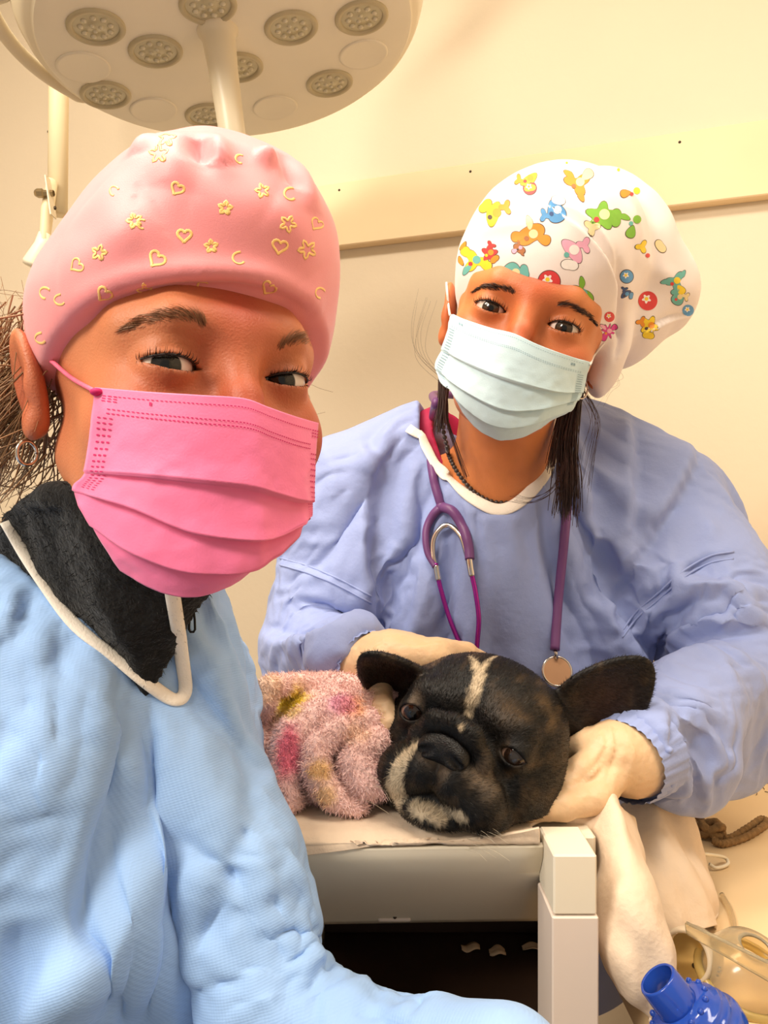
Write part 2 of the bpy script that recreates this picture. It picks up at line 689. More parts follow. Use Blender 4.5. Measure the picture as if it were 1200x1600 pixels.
def mat(name, rgb=(200, 200, 200), rough=0.6, metal=0.0, spec=0.5, vcol=False, noise=None, bump=None, sss=0.0, trans=0.0, ior=1.45,
        coat=0.0, sheen=0.0, alpha=1.0, sss_r=(1, 0.35, 0.2), sss_s=0.004):
    """noise: (scale, amount) mottles the colour; bump: list of (kind, scale, height)"""
    m = bpy.data.materials.new(name)
    m.use_nodes = True
    nt = m.node_tree
    b = nt.nodes['Principled BSDF']
    L = nt.links
    c = (*lin(rgb), 1)
    b.inputs['Base Color'].default_value = c
    b.inputs['Roughness'].default_value = rough
    b.inputs['Metallic'].default_value = metal
    b.inputs['Specular IOR Level'].default_value = spec
    b.inputs['IOR'].default_value = ior
    b.inputs['Transmission Weight'].default_value = trans
    b.inputs['Coat Weight'].default_value = coat
    b.inputs['Sheen Weight'].default_value = sheen
    b.inputs['Alpha'].default_value = alpha
    if sss:
        b.inputs['Subsurface Weight'].default_value = sss
        b.inputs['Subsurface Radius'].default_value = sss_r
        b.inputs['Subsurface Scale'].default_value = sss_s
    tc = nt.nodes.new('ShaderNodeTexCoord')
    src = None
    if vcol:
        a = nt.nodes.new('ShaderNodeAttribute')
        a.attribute_name = 'Col'
        src = a.outputs['Color']
    if noise:
        nz = nt.nodes.new('ShaderNodeTexNoise')
        nz.inputs['Scale'].default_value = noise[0]
        nz.inputs['Detail'].default_value = 4
        L.new(tc.outputs['Object'], nz.inputs['Vector'])
        hs = nt.nodes.new('ShaderNodeMapRange')
        hs.inputs['From Min'].default_value = 0.3
        hs.inputs['From Max'].default_value = 0.7
        hs.inputs['To Min'].default_value = 1 - noise[1]
        hs.inputs['To Max'].default_value = 1 + noise[1]
        L.new(nz.outputs['Fac'], hs.inputs['Value'])
        mx = nt.nodes.new('ShaderNodeVectorMath')
        mx.operation = 'SCALE'
        if src is not None:
            L.new(src, mx.inputs[0])
        else:
            mx.inputs[0].default_value = c[:3]
        L.new(hs.outputs['Result'], mx.inputs['Scale'])
        src = mx.outputs[0]
    if src is not None:
        L.new(src, b.inputs['Base Color'])
    prev = None
    for kind, scale, height in (bump or []):
        if kind == 'noise':
            t = nt.nodes.new('ShaderNodeTexNoise')
            t.inputs['Scale'].default_value = scale
            t.inputs['Detail'].default_value = 5
            L.new(tc.outputs['Object'], t.inputs['Vector'])
            out = t.outputs['Fac']
        elif kind == 'voronoi':
            t = nt.nodes.new('ShaderNodeTexVoronoi')
            t.inputs['Scale'].default_value = scale
            L.new(tc.outputs['Object'], t.inputs['Vector'])
            out = t.outputs['Distance']
        elif kind == 'weave':                            # embossed dot rows of non-woven cloth
            mp = nt.nodes.new('ShaderNodeMapping')
            mp.inputs['Rotation'].default_value = (0.2, 0.3, 0.5)
            L.new(tc.outputs['Object'], mp.inputs['Vector'])
            sx = nt.nodes.new('ShaderNodeSeparateXYZ')
            L.new(mp.outputs[0], sx.inputs[0])
            ss = []
            for ax, fr in (('X', 0.7), ('Z', 1.0)):
                mu = nt.nodes.new('ShaderNodeMath')
                mu.operation = 'MULTIPLY'
                mu.inputs[1].default_value = scale * fr
                L.new(sx.outputs[ax], mu.inputs[0])
                si = nt.nodes.new('ShaderNodeMath')
                si.operation = 'SINE'
                L.new(mu.outputs[0], si.inputs[0])
                ss.append(si)
            pr = nt.nodes.new('ShaderNodeMath')
            pr.operation = 'ADD'
            L.new(ss[0].outputs[0], pr.inputs[0])
            L.new(ss[1].outputs[0], pr.inputs[1])
            out = pr.outputs[0]
        bp = nt.nodes.new('ShaderNodeBump')
        bp.inputs['Strength'].default_value = 1.0
        bp.inputs['Distance'].default_value = height
        L.new(out, bp.inputs['Height'])
        if prev is not None:
            L.new(prev, bp.inputs['Normal'])
        prev = bp.outputs['Normal']
    if prev is not None:
        L.new(prev, b.inputs['Normal'])
    return m

# ================================================================ the room
M_wall = mat('cream_wall_paint', (229, 212, 186), 0.75, noise=(3.0, 0.02), bump=[('noise', 60, 0.0006)])
M_board = mat('cream_painted_board', (244, 216, 174), 0.55, noise=(6.0, 0.03))
M_floor = mat('dark_floor', (60, 42, 30), 0.5, noise=(9, 0.2))
M_ceil = mat('white_ceiling', (245, 240, 228), 0.8, noise=(4, 0.02))
M_screw = mat('dark_screw_head', (70, 58, 45), 0.4, metal=0.6, noise=(80, 0.2))

WD = unit([1.0, -0.33, 0])                         # the back wall runs nearer towards the right
WN = unit([-0.33, -1.0, 0])                        # and faces the camera
W0 = np.array([-0.137, 1.60, 0.0])
RW = np.stack([WD, -WN, [0, 0, 1.0]], 1)


def wall_at(s, z, out=0.0):
    return W0 + WD * s + WN * out + np.array([0, 0, z])


def wall_px(px, py, out=0.0):
    d = ray(px, py)
    o = W0 + WN * out
    t = ((o - CAM) @ WN) / (d @ WN)
    return CAM + d * t


b = MB().box((-1.9, 0, -0.0), (1.5, 0.12, 2.7), RW, W0)
struct(b.obj('wall_back', M_wall, smooth=False))
c0 = wall_at(-1.9, 0)
c1 = wall_at(1.5, 0)
b = MB().box((c0[0] - 0.12, -1.2, 0), (c0[0] + 0.0, c0[1] + 0.1, 2.7))
struct(b.obj('wall_left', M_wall, smooth=False))
b = MB().box((c1[0], -1.2, 0), (c1[0] + 0.12, c1[1] + 0.1, 2.7))
struct(b.obj('wall_right', M_wall, smooth=False))
b = MB().box((-2.4, -1.2, -0.1), (1.8, 2.6, 0.0))
struct(b.obj('floor', M_floor, smooth=False))
b = MB().box((-2.4, -1.2, 2.7), (1.8, 2.6, 2.8))
struct(b.obj('ceiling', M_ceil, smooth=False))

# rail: a painted board across the back wall
zt, zb = 1.938, 1.806
b = MB().box((-0.62, -0.028, zb), (1.5, 0.0, zt), RW, W0, bevel=0.002)
rail = struct(b.obj('trim_1', M_board, smooth=False))
for px, py in ((530, 297), (735, 268), (1062, 222)):
    p = wall_px(px, py, 0.028)
    m = MB().lathe([(0.0001, 0.0012), (0.0022, 0.0008), (0.0026, 0.0), (0.0026, -0.002)], 10, np.stack([WD, [0, 0, 1.0], WN], 1), p)
    m.obj('screw', M_screw, rail)

# ================================================================ operating lamp
M_lamp = mat('warm_white_lamp_shell', (236, 222, 192), 0.35, noise=(12, 0.015))
M_lampface = mat('lamp_underside_plastic', (246, 236, 212), 0.4, noise=(14, 0.02))
M_ring = mat('lamp_module_ring', (196, 182, 146), 0.35, noise=(30, 0.03))
M_lens = mat('lamp_lens_plastic', (205, 195, 160), 0.18, spec=0.7, noise=(40, 0.06))
M_led = mat('lamp_led_dome', (218, 208, 178), 0.15, spec=0.6, coat=0.3, noise=(50, 0.05))

Ln = unit([0.14, 0.02, -1.0])                      # the way the lamp looks
Lx = unit([1.0, 0, 0.14])
Ly = np.cross(-Ln, Lx)
LR = np.stack([Lx, Ly, -Ln], 1)                    # local z points up out of the lamp
LC = P(362, 74, 0.977)
lamp = thing('operating_lamp', 'large round white surgical lamp with round LED modules hanging overhead', 'lamp', LC + np.array([0, 0, 0.05]))


def L2W(x, y, z):
    return LC + LR @ np.array([x, y, z])


def lamp_px(px, py):
    d = ray(px, py)
    t = ((LC - CAM) @ Ln) / (d @ Ln)
    q = LR.T @ (CAM + d * t - LC)
    return q[0], q[1]


prof = [(0.0001, 0.0), (0.15, 0.0), (0.218, 0.0), (0.224, 0.0015), (0.2275, 0.006), (0.2325, 0.008), (0.238, 0.016), (0.2435, 0.03), (0.246, 0.05), (0.245, 0.075),
        (0.239, 0.1), (0.22, 0.12), (0.17, 0.138), (0.09, 0.15), (0.0001, 0.152)]
prof = [(a * 1.06, b_) for a, b_ in prof]
MB().lathe(prof[:4], 96, LR, LC).obj('underside_plate', M_lampface, lamp)
MB().lathe(prof[3:], 96, LR, LC).obj('lamp_shell', M_lamp, lamp)
led_px = [(150, 42), (243, 80), (165, 148), (325, 180), (455, 43), (515, 130), (565, 27), (325, 8), (372, 105)]
cov_px = [(130, 105), (240, 172), (430, 168), (568, 85)]
RF = np.stack([Lx, -Ly, Ln], 1)                    # local z points down out of the lamp's face
led_src = None
for k, (px, py) in enumerate(led_px):
    x, y = lamp_px(px, py)
    c = L2W(x, y, 0)
    m = MB().lathe([(0.0345, -0.001), (0.0345, 0.0018), (0.0325, 0.0035), (0.029, 0.0035), (0.027, 0.0015), (0.027, -0.001)], 40, RF, c)
    ring = m.obj('led_module', M_ring, lamp)
    MB().lathe([(0.0271, 0.0004), (0.022, 0.0008), (0.011, 0.0008), (0.010, 0.0016), (0.0001, 0.0018)], 32, RF, c).obj('lens_plate', M_lens, ring)
    m = MB()
    for q in range(9):
        a = q / 9 * 2 * math.pi + k
        m.ball(c + RF @ np.array([0.0178 * math.cos(a), 0.0178 * math.sin(a), 0.001]), (0.0042, 0.0042, 0.003), 8, RF)
    for q in range(3):
        a = q / 3 * 2 * math.pi + k
        m.ball(c + RF @ np.array([0.006 * math.cos(a), 0.006 * math.sin(a), 0.0018]), (0.0032, 0.0032, 0.0024), 8, RF)
    m.obj('led_lens_cluster', M_led, ring)
for px, py in cov_px:
    x, y = lamp_px(px, py)
    MB().lathe([(0.034, -0.001), (0.034, 0.0008), (0.0325, 0.0022), (0.030, 0.0016), (0.0001, 0.0022)], 40, RF, L2W(x, y, 0)).obj('blank_cover', M_lampface, lamp)
# grip in the middle of the face
hx, hy = lamp_px(340, 48)
MB().lathe([(0.026, -0.001), (0.0255, 0.003), (0.023, 0.006), (0.021, 0.012), (0.0205, 0.02), (0.0185, 0.05), (0.0172, 0.10), (0.0165, 0.140), (0.0155, 0.147), (0.012, 0.15), (0.0001, 0.151)],
           32, RF, L2W(hx, hy, 0)).obj('sterile_handle', M_lamp, lamp)
# ring grip on the left side and the stub on the right
pts = []
for a in np.linspace(-30, 30, 18):
    r = 0.285 if abs(a) < 26 else 0.262
    aa = D(180 + a - 6)
    pts.append(L2W(r * math.cos(aa), r * math.sin(aa), 0.045))
pts = [L2W(0.25 * math.cos(D(144)), 0.25 * math.sin(D(144)), 0.045)] + pts + [L2W(0.25 * math.cos(D(204)), 0.25 * math.sin(D(204)), 0.045)]
MB().tube(catmull(pts, 60), 0.0095, 14).obj('grip_bar', M_lamp, lamp)
MB().tube([L2W(0.25, 0.0, 0.05), L2W(0.274, 0.0, 0.05), L2W(0.280, 0, 0.05)], [0.011, 0.011, 0.006], 16).obj('pivot_knob', M_lamp, lamp)
m = MB().tube(catmull([L2W(0, 0, 0.14), L2W(0, 0, 0.26), L2W(0.05, 0.02, 0.36), L2W(0.2, 0.05, 0.42)], 24), 0.024, 16)
top = L2W(0.2, 0.05, 0.42)
m.tube([top - [0, 0, 0.04], [top[0], top[1], 2.70]], 0.03, 18)
m.obj('suspension_arm', M_lamp, lamp)

# ================================================================ wall arm at the left, behind the lamp
M_arm = mat('ivory_arm_enamel', (243, 224, 184), 0.45, noise=(16, 0.02))
M_bolt = mat('steel_bolt', (170, 150, 115), 0.3, metal=0.8, noise=(60, 0.15))
Ya = 1.45
base = P(90, 300, Ya)
arm = thing('jointed_arm', 'ivory jointed arm with steel bolt hanging on wall left of pink cap', 'arm', base)
ptop = P(92, -230, Ya)
MB().tube([[base[0], Ya, 2.70], P(92, 100, Ya), P(90, 335, Ya)], 0.0185, 20).obj('upper_tube', M_arm, arm)
q = [P(82, 282, Ya - 0.03), P(74, 330, Ya - 0.03), P(70, 375, Ya - 0.035), P(66, 385, Ya - 0.035)]
MB().tube(q, [0.013, 0.0155, 0.0125, 0.012], 16, flat=0.7).obj('lower_tube', M_arm, arm)
MB().tube([P(70, 365, Ya - 0.035), P(66, 383, Ya - 0.035), P(52, 412, Ya - 0.035), P(50, 417, Ya - 0.035)], [0.011, 0.014, 0.0195, 0.017], 18).obj('end_sleeve', M_lampface, arm)
MB().box((-0.0012, -0.012, -0.037), (0.0012, 0.012, 0.037), ry(D(-8)), P(79, 308, Ya - 0.05)).obj('cover_strip', M_lamp, arm, smooth=False)
MB().lathe([(0.0001, 0.024), (0.006, 0.023), (0.0085, 0.018), (0.0085, 0.008), (0.006, 0.006), (0.006, -0.012)], 6, np.stack([[0, 1, 0], [0, 0, 1], [-1, 0, 0]], 1).astype(float) @ np.eye(3), P(74, 302, Ya - 0.05)).obj('bolt', M_bolt, arm, smooth=False)
MB().ball(P(86, 325, Ya - 0.055), (0.003, 0.003, 0.004), 8).obj('screw', M_screw, arm)
p = wall_px(76, 206, 0.0)
b = MB().lathe([(0.0001, 0.003), (0.003, 0.002), (0.0034, -0.004)], 10, np.stack([WD, [0, 0, 1.0], WN], 1), p)
o = b.obj('trim_2', M_screw)
o['kind'] = 'structure'

# ================================================================ table under the dog
M_white = mat('white_table_laminate', (238, 226, 204), 0.5, noise=(8, 0.02))
M_white2 = mat('white_table_leg', (232, 214, 200), 0.5, noise=(10, 0.02))
ZT = 1.25 - 0.2285                                  # table top
ZP = 1.25 - 0.2205                                  # top of the corner posts
XL = -0.085
tab = thing('treatment_table', 'white table with square legs that the dog lies on', 'table', (0.03, 0.60, 0))
MB().box((XL, 0.5262, ZT - 0.018), (0.150, 0.70, ZT), bevel=0.002).obj('tabletop', M_white, tab, smooth=False)
pr = catmull([(0.5115, ZT), (0.5145, ZT - 0.010), (0.530, ZT - 0.030), (0.565, ZT - 0.064), (0.603, ZT - 0.100)], 24)
G = np.array([[np.array([x, y, z + 0.002 * math.sin(x * 9)]) for x in np.linspace(XL, 0.1085 if y < 0.5245 else 0.1235, 12)] for y, z in pr])
V, Fc = sheet(G[:, ::-1], 0.004)
obj('apron', V, Fc, M_white, tab)
MB().box((XL + 0.02, 0.684, ZP - 0.062), (0.112, 0.698, ZT - 0.018), bevel=0.001).obj('apron', M_white, tab, smooth=False)
MB().box((0.124, 0.522, ZP - 0.062), (0.136, 0.656, ZT - 0.018), bevel=0.001).obj('apron', M_white, tab, smooth=False)
for (x, y) in ((0.109, 0.479), (0.148, 0.656), (XL, 0.585), (XL, 0.656)):
    lg = MB().box((x - 0.001, y - 0.0008, 0.0), (x + 0.0290, y + 0.0448, ZP - 0.0395), bevel=0.001).obj('leg', M_white2, tab, smooth=False)
    if x > 0 and y < 0.5:
        MB().box((x, y, ZP - 0.0388), (x + 0.0280, y + 0.044, ZP), bevel=0.0012).obj('leg_cap', M_white, lg, smooth=False)
br = MB().box((-0.013, -0.010, -0.0025), (0.013, 0.012, 0.0025), rx(D(-18)), P(616, 1431, 0.600), bevel=0.001)
br = br.obj('bracket', M_white2, tab, smooth=False)
MB().lathe([(0.0001, 0.0008), (0.0012, 0.0006), (0.0015, 0)], 10, rx(D(75)), P(617, 1433, 0.588)).obj('bracket_screw', M_screw, br)
M_shelf = mat('dark_brown_shelf', (52, 36, 26), 0.45, noise=(7, 0.25))
ZS = 0.862
MB().box((XL + 0.005, 0.53, ZS - 0.018), (0.1445, 0.698, ZS), bevel=0.002).obj('shelf', M_shelf, tab, smooth=False)
MB().box((XL + 0.03, 0.686, ZS), (0.1445, 0.696, ZP - 0.063), bevel=0.001).obj('back_board', M_shelf, tab, smooth=False)
M_scrap = mat('pale_paper_scrap', (225, 195, 160), 0.8, noise=(40, 0.1))
for k, (px, py, ln, lab) in enumerate(((735, 1483, 0.008, 'small pale paper scrap on dark shelf, leftmost of three'), (777, 1490, 0.007, 'small pale paper scrap on dark shelf, middle of three'),
                                       (834, 1484, 0.010, 'small pale paper scrap on dark shelf, rightmost of three'))):
    d = ray(px, py)
    t = (ZS - CAM[2]) / d[2]
    c = CAM + d * t
    u = np.linspace(-1, 1, 9)
    v = np.linspace(-1, 1, 5)
    G = np.array([[c + np.array([a * ln, bb * 0.006 * (1 - 0.4 * a * a), 0.002 + 0.0015 * math.sin(3 * a + k) + 0.001 * math.cos(4 * bb + 2 * k)]) for a in u] for bb in v])
    V, Fc = sheet(G, 0.0006)
    V[:, 2] += ZS - V[:, 2].min()
    tag(obj('paper_scrap', V, Fc, M_scrap, loc=(c[0], c[1], ZS)), lab, 'paper scrap', 'paper scraps on the shelf')

# ================================================================ counter at the right
M_counter = mat('beige_counter_top', (240, 208, 162), 0.5, noise=(5, 0.03))
ZC = 1.25 - 0.335
M_cab = mat('beige_cabinet_panel', (226, 194, 146), 0.55, noise=(5, 0.03))
ctr = thing('side_counter', 'beige counter with cluttered worktop at the right edge', 'counter', (0.6, 0.75, 0))


def prism(poly, z0, z1):
    n = len(poly)
    V = np.array([(x, y, z0) for x, y in poly] + [(x, y, z1) for x, y in poly])
    i = np.arange(n)
    j = (i + 1) % n
    return V, [np.stack([i, j, j + n, i + n], 1), i[::-1][None], (i + n)[None]]


LP = [(0.178, 0.28), (0.98, 0.28), (0.98, 1.22), (0.345, 1.22), (0.335, 0.86), (0.178, 0.60)]
V, Fc = prism(LP, ZC - 0.03, ZC)
obj('worktop', V, Fc, M_counter, ctr, smooth=False)
MB().box((0.42, 0.34, 0.08), (0.96, 1.18, ZC - 0.03), bevel=0.002).obj('cabinet_body', M_cab, ctr, smooth=False)
MB().box((0.44, 0.38, 0.0), (0.94, 1.16, 0.08), bevel=0.002).obj('plinth', M_cab, ctr, smooth=False)
for x, y in ((0.2, 0.32), (0.2, 0.56)):
    MB().box((x, y, 0.0), (x + 0.03, y + 0.03, ZC - 0.03), bevel=0.002).obj('leg', M_cab, ctr, smooth=False)

# ================================================================ people: shared parts





LENS_W = 0.0150


def head_sdf(eye_up=0.0052, eye_lo=0.0042, bag=0.0, lid_tilt=0.05, slim=0.0):
    """a head in its own space: face towards -y, x to the picture's right, z up, eyes at z = 0"""
    ex, ey = 0.0315, -0.0735

    def f(p):
        q = p.copy()
        q[:, 0] = np.abs(q[:, 0])
        k = np.clip((-q[:, 2] - 0.02) / 0.05, 0, 1) * np.clip((0.03 - q[:, 1]) / 0.04, 0, 1)
        q[:, 0] *= 1 + slim * k
        q[:, 2] *= 1 + 0.3 * slim * np.clip((-q[:, 2] - 0.03) / 0.05, 0, 1)
        d = ell(q, (0, 0.014, 0.036), (0.0745, 0.0935, 0.083))
        d = smin(d, ell(q, (0, -0.032, -0.03), (0.059, 0.056, 0.072)), 0.03)
        d = smin(d, chain(q, [(0.050, 0.008, -0.046), (0.030, -0.045, -0.077), (0, -0.066, -0.085)], [0.012, 0.015, 0.017]), 0.03)
        d = smin(d, ell(q, (0.040, -0.058, -0.030), (0.021, 0.026, 0.022)), 0.022)
        d = smin(d, chain(q, [(0.0, -0.083, 0.020), (0.03, -0.078, 0.022), (0.046, -0.060, 0.018)], [0.008, 0.008, 0.006]), 0.022)
        d = smax(d, -ell(q, (0.031, -0.099, -0.001), (0.021, 0.015, 0.013)), 0.014)
        # nose
        d = smin(d, chain(q, [(0, -0.083, 0.010), (0, -0.096, -0.014), (0, -0.106, -0.034)], [0.0075, 0.0085, 0.0100]), 0.012)
        d = smin(d, ell(q, (0.0115, -0.101, -0.038), (0.008, 0.010, 0.0075)), 0.006)
        d = smax(d, -ell(q, (0.0062, -0.108, -0.046), (0.0035, 0.005, 0.004)), 0.003)
        # mouth
        d = smin(d, chain(q, [(0, -0.093, -0.062), (0.024, -0.082, -0.064)], [0.0055, 0.002]), 0.008)
        d = smin(d, chain(q, [(0, -0.092, -0.072), (0.022, -0.082, -0.069)], [0.006, 0.002]), 0.008)
        d = smax(d, -chain(q, [(0, -0.101, -0.067), (0.025, -0.088, -0.066)], [0.0012, 0.0008]), 0.003)
        # ears
        e = ell(q, (0.078, 0.016, -0.006), (0.0075, 0.018, 0.030), ry(D(14)) @ rx(D(-8)))
        e = smax(e, -ell(q, (0.0865, 0.012, -0.003), (0.0055, 0.0115, 0.019), ry(D(14)) @ rx(D(-8))), 0.005)
        e = smin(e, ell(q, (0.0785, 0.004, -0.008), (0.004, 0.004, 0.008)), 0.004)
        e = smin(e, ell(q, (0.0765, 0.009, -0.029), (0.0055, 0.008, 0.009)), 0.005)
        d = smin(d, e, 0.006)
        # eyelids: a shell over the ball, then the opening
        ec = np.array([ex, ey, 0])
        near_eye = np.linalg.norm(q - ec, axis=1) < 0.032
        if near_eye.any():
            s = q[near_eye]
            g = d[near_eye]
            u = s - ec
            a = lid_tilt
            X = u[:, 0] * math.cos(a) + u[:, 2] * math.sin(a)
            Z = -u[:, 0] * math.sin(a) + u[:, 2] * math.cos(a)
            g = smin(g, np.linalg.norm(u, axis=1) - 0.0139, 0.006)
            w = LENS_W
            # fold above the upper lid
            Ru = (w * w + (eye_up + 0.0050) ** 2) / (2 * (eye_up + 0.0050))
            arc = np.sqrt((np.hypot(X, Z - (eye_up + 0.0050 - Ru)) - Ru) ** 2 + (u[:, 1] + 0.0125 - 0.30 * np.abs(X) * 0.5) ** 2)
            g = np.where(Z > 0, smax(g, -(arc - 0.0011), 0.0025), g)
            if bag:
                g = smin(g, np.where(Z < 0, chain(u, [(-0.012, -0.0085, -0.0085), (0, -0.0125, -0.0125), (0.014, -0.0065, -0.0085)], [0.003, 0.0042, 0.003]), 1.0) + 0.0012 - bag, 0.004)
            R1 = (w * w + eye_up ** 2) / (2 * eye_up)
            R2 = (w * w + eye_lo ** 2) / (2 * eye_lo)
            lens = np.maximum(np.hypot(X, Z - (eye_up - R1)) - R1, np.hypot(X, Z + (eye_lo - R2)) - R2)
            lens = np.maximum(lens, u[:, 1] + 0.001)
            g = smax(g, -lens, 0.0012)
            d[near_eye] = g
        return d
    f.eye = (ex, ey)
    f.up, f.lo, f.tilt = eye_up, eye_lo, lid_tilt
    return f


def eyeball(R, O, side, target, mats, parent, iris_rgb, r=0.0123):
    c = O + R @ np.array([side * 0.0315, -0.0735, 0])
    g = unit(np.asarray(target) - c)
    up = np.array([0, 0, 1.0])
    xx = unit(np.cross(g, up))
    zz = np.cross(xx, g)
    B = np.stack([xx, zz, g], 1)                       # local z looks along the gaze
    n, k = 72, 64
    t = np.concatenate([np.linspace(0, 0.9, 44), np.linspace(0.93, math.pi, k - 44)])
    rr = np.where(t < 0.5, r + 0.0009 * np.cos(np.clip(t / 0.5, 0, 1) * math.pi / 2) ** 2, r)
    a = np.arange(n) / n * 2 * math.pi
    T, A = np.meshgrid(t, a, indexing='ij')
    V = np.stack([np.sin(T) * np.cos(A), np.sin(T) * np.sin(A), np.cos(T)], -1) * rr[:, None, None]
    V = V.reshape(-1, 3)
    T = T.ravel()
    A = A.ravel()
    col = np.tile(lin((228, 214, 202)), (len(T), 1))
    pink = np.clip((T - 0.7) / 0.6, 0, 1)[:, None]
    col = col * (1 - 0.35 * pink) + lin((205, 120, 100)) * 0.35 * pink
    ir = lin(iris_rgb) * (0.75 + 0.5 * (0.5 + 0.5 * np.sin(A * 23 + 3 * np.sin(A * 7))))[:, None]
    k1 = np.clip((0.65 - T) / 0.05, 0, 1)[:, None]
    rim = np.exp(-((T - 0.59) / 0.05) ** 2)[:, None]
    ir = ir * (1 - 0.75 * rim)
    col = col * (1 - k1) + ir * k1
    k2 = np.clip((0.23 - T) / 0.03, 0, 1)[:, None]
    col = col * (1 - k2) + 0.004 * k2
    return obj('eyeball', V @ B.T + c, quads(len(t), n, True), mats, parent, col=col)


def lashes(R, O, f, side, n_up, mats, parent, L=0.0075, seed=0):
    r = np.random.RandomState(seed)
    ex, ey = f.eye
    w = LENS_W
    m = MB()
    for up, s, n, ll, wd in ((1, f.up, n_up, L, 0.00028), (-1, f.lo, n_up // 2, L * 0.5, 0.00016)):
        Rr = (w * w + s * s) / (2 * s)
        X = np.linspace(-w * 0.93, w * 0.96, n) + r.randn(n) * 0.0003
        X = np.clip(X, -w * 0.97, w * 0.97)
        Z = up * (s - Rr + np.sqrt(Rr * Rr - X * X))
        ca, sa = math.cos(f.tilt), math.sin(f.tilt)
        lx = X * ca - Z * sa
        lz = X * sa + Z * ca
        y = -np.sqrt(np.maximum(0.0136 ** 2 - lx ** 2 - lz ** 2, 1e-8))
        p = np.stack([side * (ex + lx), ey + y, lz], 1)
        d0 = np.stack([side * X * 25, np.full(n, -1.0), np.full(n, up * (0.25 if up > 0 else 0.5))], 1) + r.randn(n, 3) * 0.12
        d1 = d0 + np.array([0, 0.2, up * 1.1])
        d0 /= np.linalg.norm(d0, axis=1)[:, None]
        d1 /= np.linalg.norm(d1, axis=1)[:, None]
        V, Fc = strands(p @ R.T + O, d0 @ R.T, d1 @ R.T, ll * (0.7 + 0.5 * r.rand(n)), wd, seed + up)
        m.add(V, Fc)
        if up > 0:                                        # dark rim of the upper lid
            p = p[np.argsort(X)]
            m.tube((p + np.array([0, -0.0002, -0.0002])) @ R.T + O, 0.00055, 6)
    return stuff(m.obj('eyelashes', mats, parent))


def brow(t, path, width, n, mats, parent, seed, L=0.008, wd=0.00035, default=0.4):
    """eyebrow hairs planted on the brow along a line of photo points"""
    r = np.random.RandomState(seed)
    c = catmull(path, 40)
    k = r.rand(n)
    i = np.clip((k * 39).astype(int), 0, 38)
    d = c[i + 1] - c[i]
    d /= np.linalg.norm(d, axis=1)[:, None]
    nn = np.stack([-d[:, 1], d[:, 0]], 1)
    off = np.clip(r.randn(n) * 0.5, -1, 1) * width * (np.sin(np.clip(k * 0.9 + 0.1, 0, 1) * math.pi) ** 0.5) * 0.5
    px = c[i] + nn * off[:, None]
    p, d0, d1 = [], [], []
    for q in range(n):
        a, na = hit(t, px[q, 0], px[q, 1])
        b, nb = hit(t, px[q, 0] + d[q, 0] * 4, px[q, 1] + d[q, 1] * 4)
        if a is None or b is None:
            continue
        tg = unit(b - a)
        upv = unit(np.cross(na, tg))
        if upv[2] < 0:
            upv = -upv
        s = (off[q] / width) if nn[q, 1] < 0 else -(off[q] / width)
        dd = unit(tg + upv * (0.55 - 0.5 * k[q] - 0.3 * s) + na * 0.22 + r.randn(3) * 0.08)
        p.append(a - na * 0.0005)
        d0.append(dd)
        d1.append(unit(dd + tg * 0.3 - na * 0.25))
    p, d0, d1 = np.array(p), np.array(d0), np.array(d1)
    V, Fc = strands(p, d0, d1, L * (0.7 + 0.6 * r.rand(len(p))), wd, seed)
    return stuff(obj('eyebrow', V, Fc, mats, parent))


def poly2(u, v, poly):
    """signed distance to a flat polygon, negative inside"""
    p = np.asarray(poly, float)
    d = np.full(len(u), 1e9)
    ins = np.zeros(len(u), bool)
    for i in range(len(p)):
        a, b = p[i], p[(i + 1) % len(p)]
        e = b - a
        wx, wy = u - a[0], v - a[1]
        t = np.clip((wx * e[0] + wy * e[1]) / (e @ e), 0, 1)
        d = np.minimum(d, (wx - t * e[0]) ** 2 + (wy - t * e[1]) ** 2)
        c = (a[1] > v) != (b[1] > v)
        ins ^= c & (u < (b[0] - a[0]) * (v - a[1]) / (b[1] - a[1] + 1e-12) + a[0])
    d = np.sqrt(d)
    return np.where(ins, -d, d)


def skin_colour(pl, base, red, seed=0):
    """freckle-free skin tone: a little redder on nose, cheeks, ears; forehead redder with shade painted in"""
    c = np.tile(lin(base), (len(pl), 1))
    q = pl.copy()
    q[:, 0] = np.abs(q[:, 0])
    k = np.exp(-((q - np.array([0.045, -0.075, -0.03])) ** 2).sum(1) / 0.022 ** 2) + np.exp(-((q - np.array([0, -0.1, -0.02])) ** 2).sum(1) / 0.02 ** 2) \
        + 0.7 * np.exp(-((q - np.array([0.08, 0.016, -0.012])) ** 2).sum(1) / 0.03 ** 2) + 1.0 * np.exp(-((q - np.array([0.0, -0.085, 0.030])) ** 2).sum(1) / 0.026 ** 2)  # last term: flushed forehead plus the cap's shade put into the colour
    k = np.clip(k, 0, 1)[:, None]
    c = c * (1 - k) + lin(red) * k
    lid = np.exp(-((q - np.array([0.0315, -0.086, 0.0])) ** 2).sum(1) / 0.0125 ** 2)[:, None]
    c = c * (1 - 0.28 * lid * np.array([0.7, 1.0, 1.1]))
    n = fbm(pl * 90 + seed, 2)[:, None]
    return c * (1 + 0.045 * n)


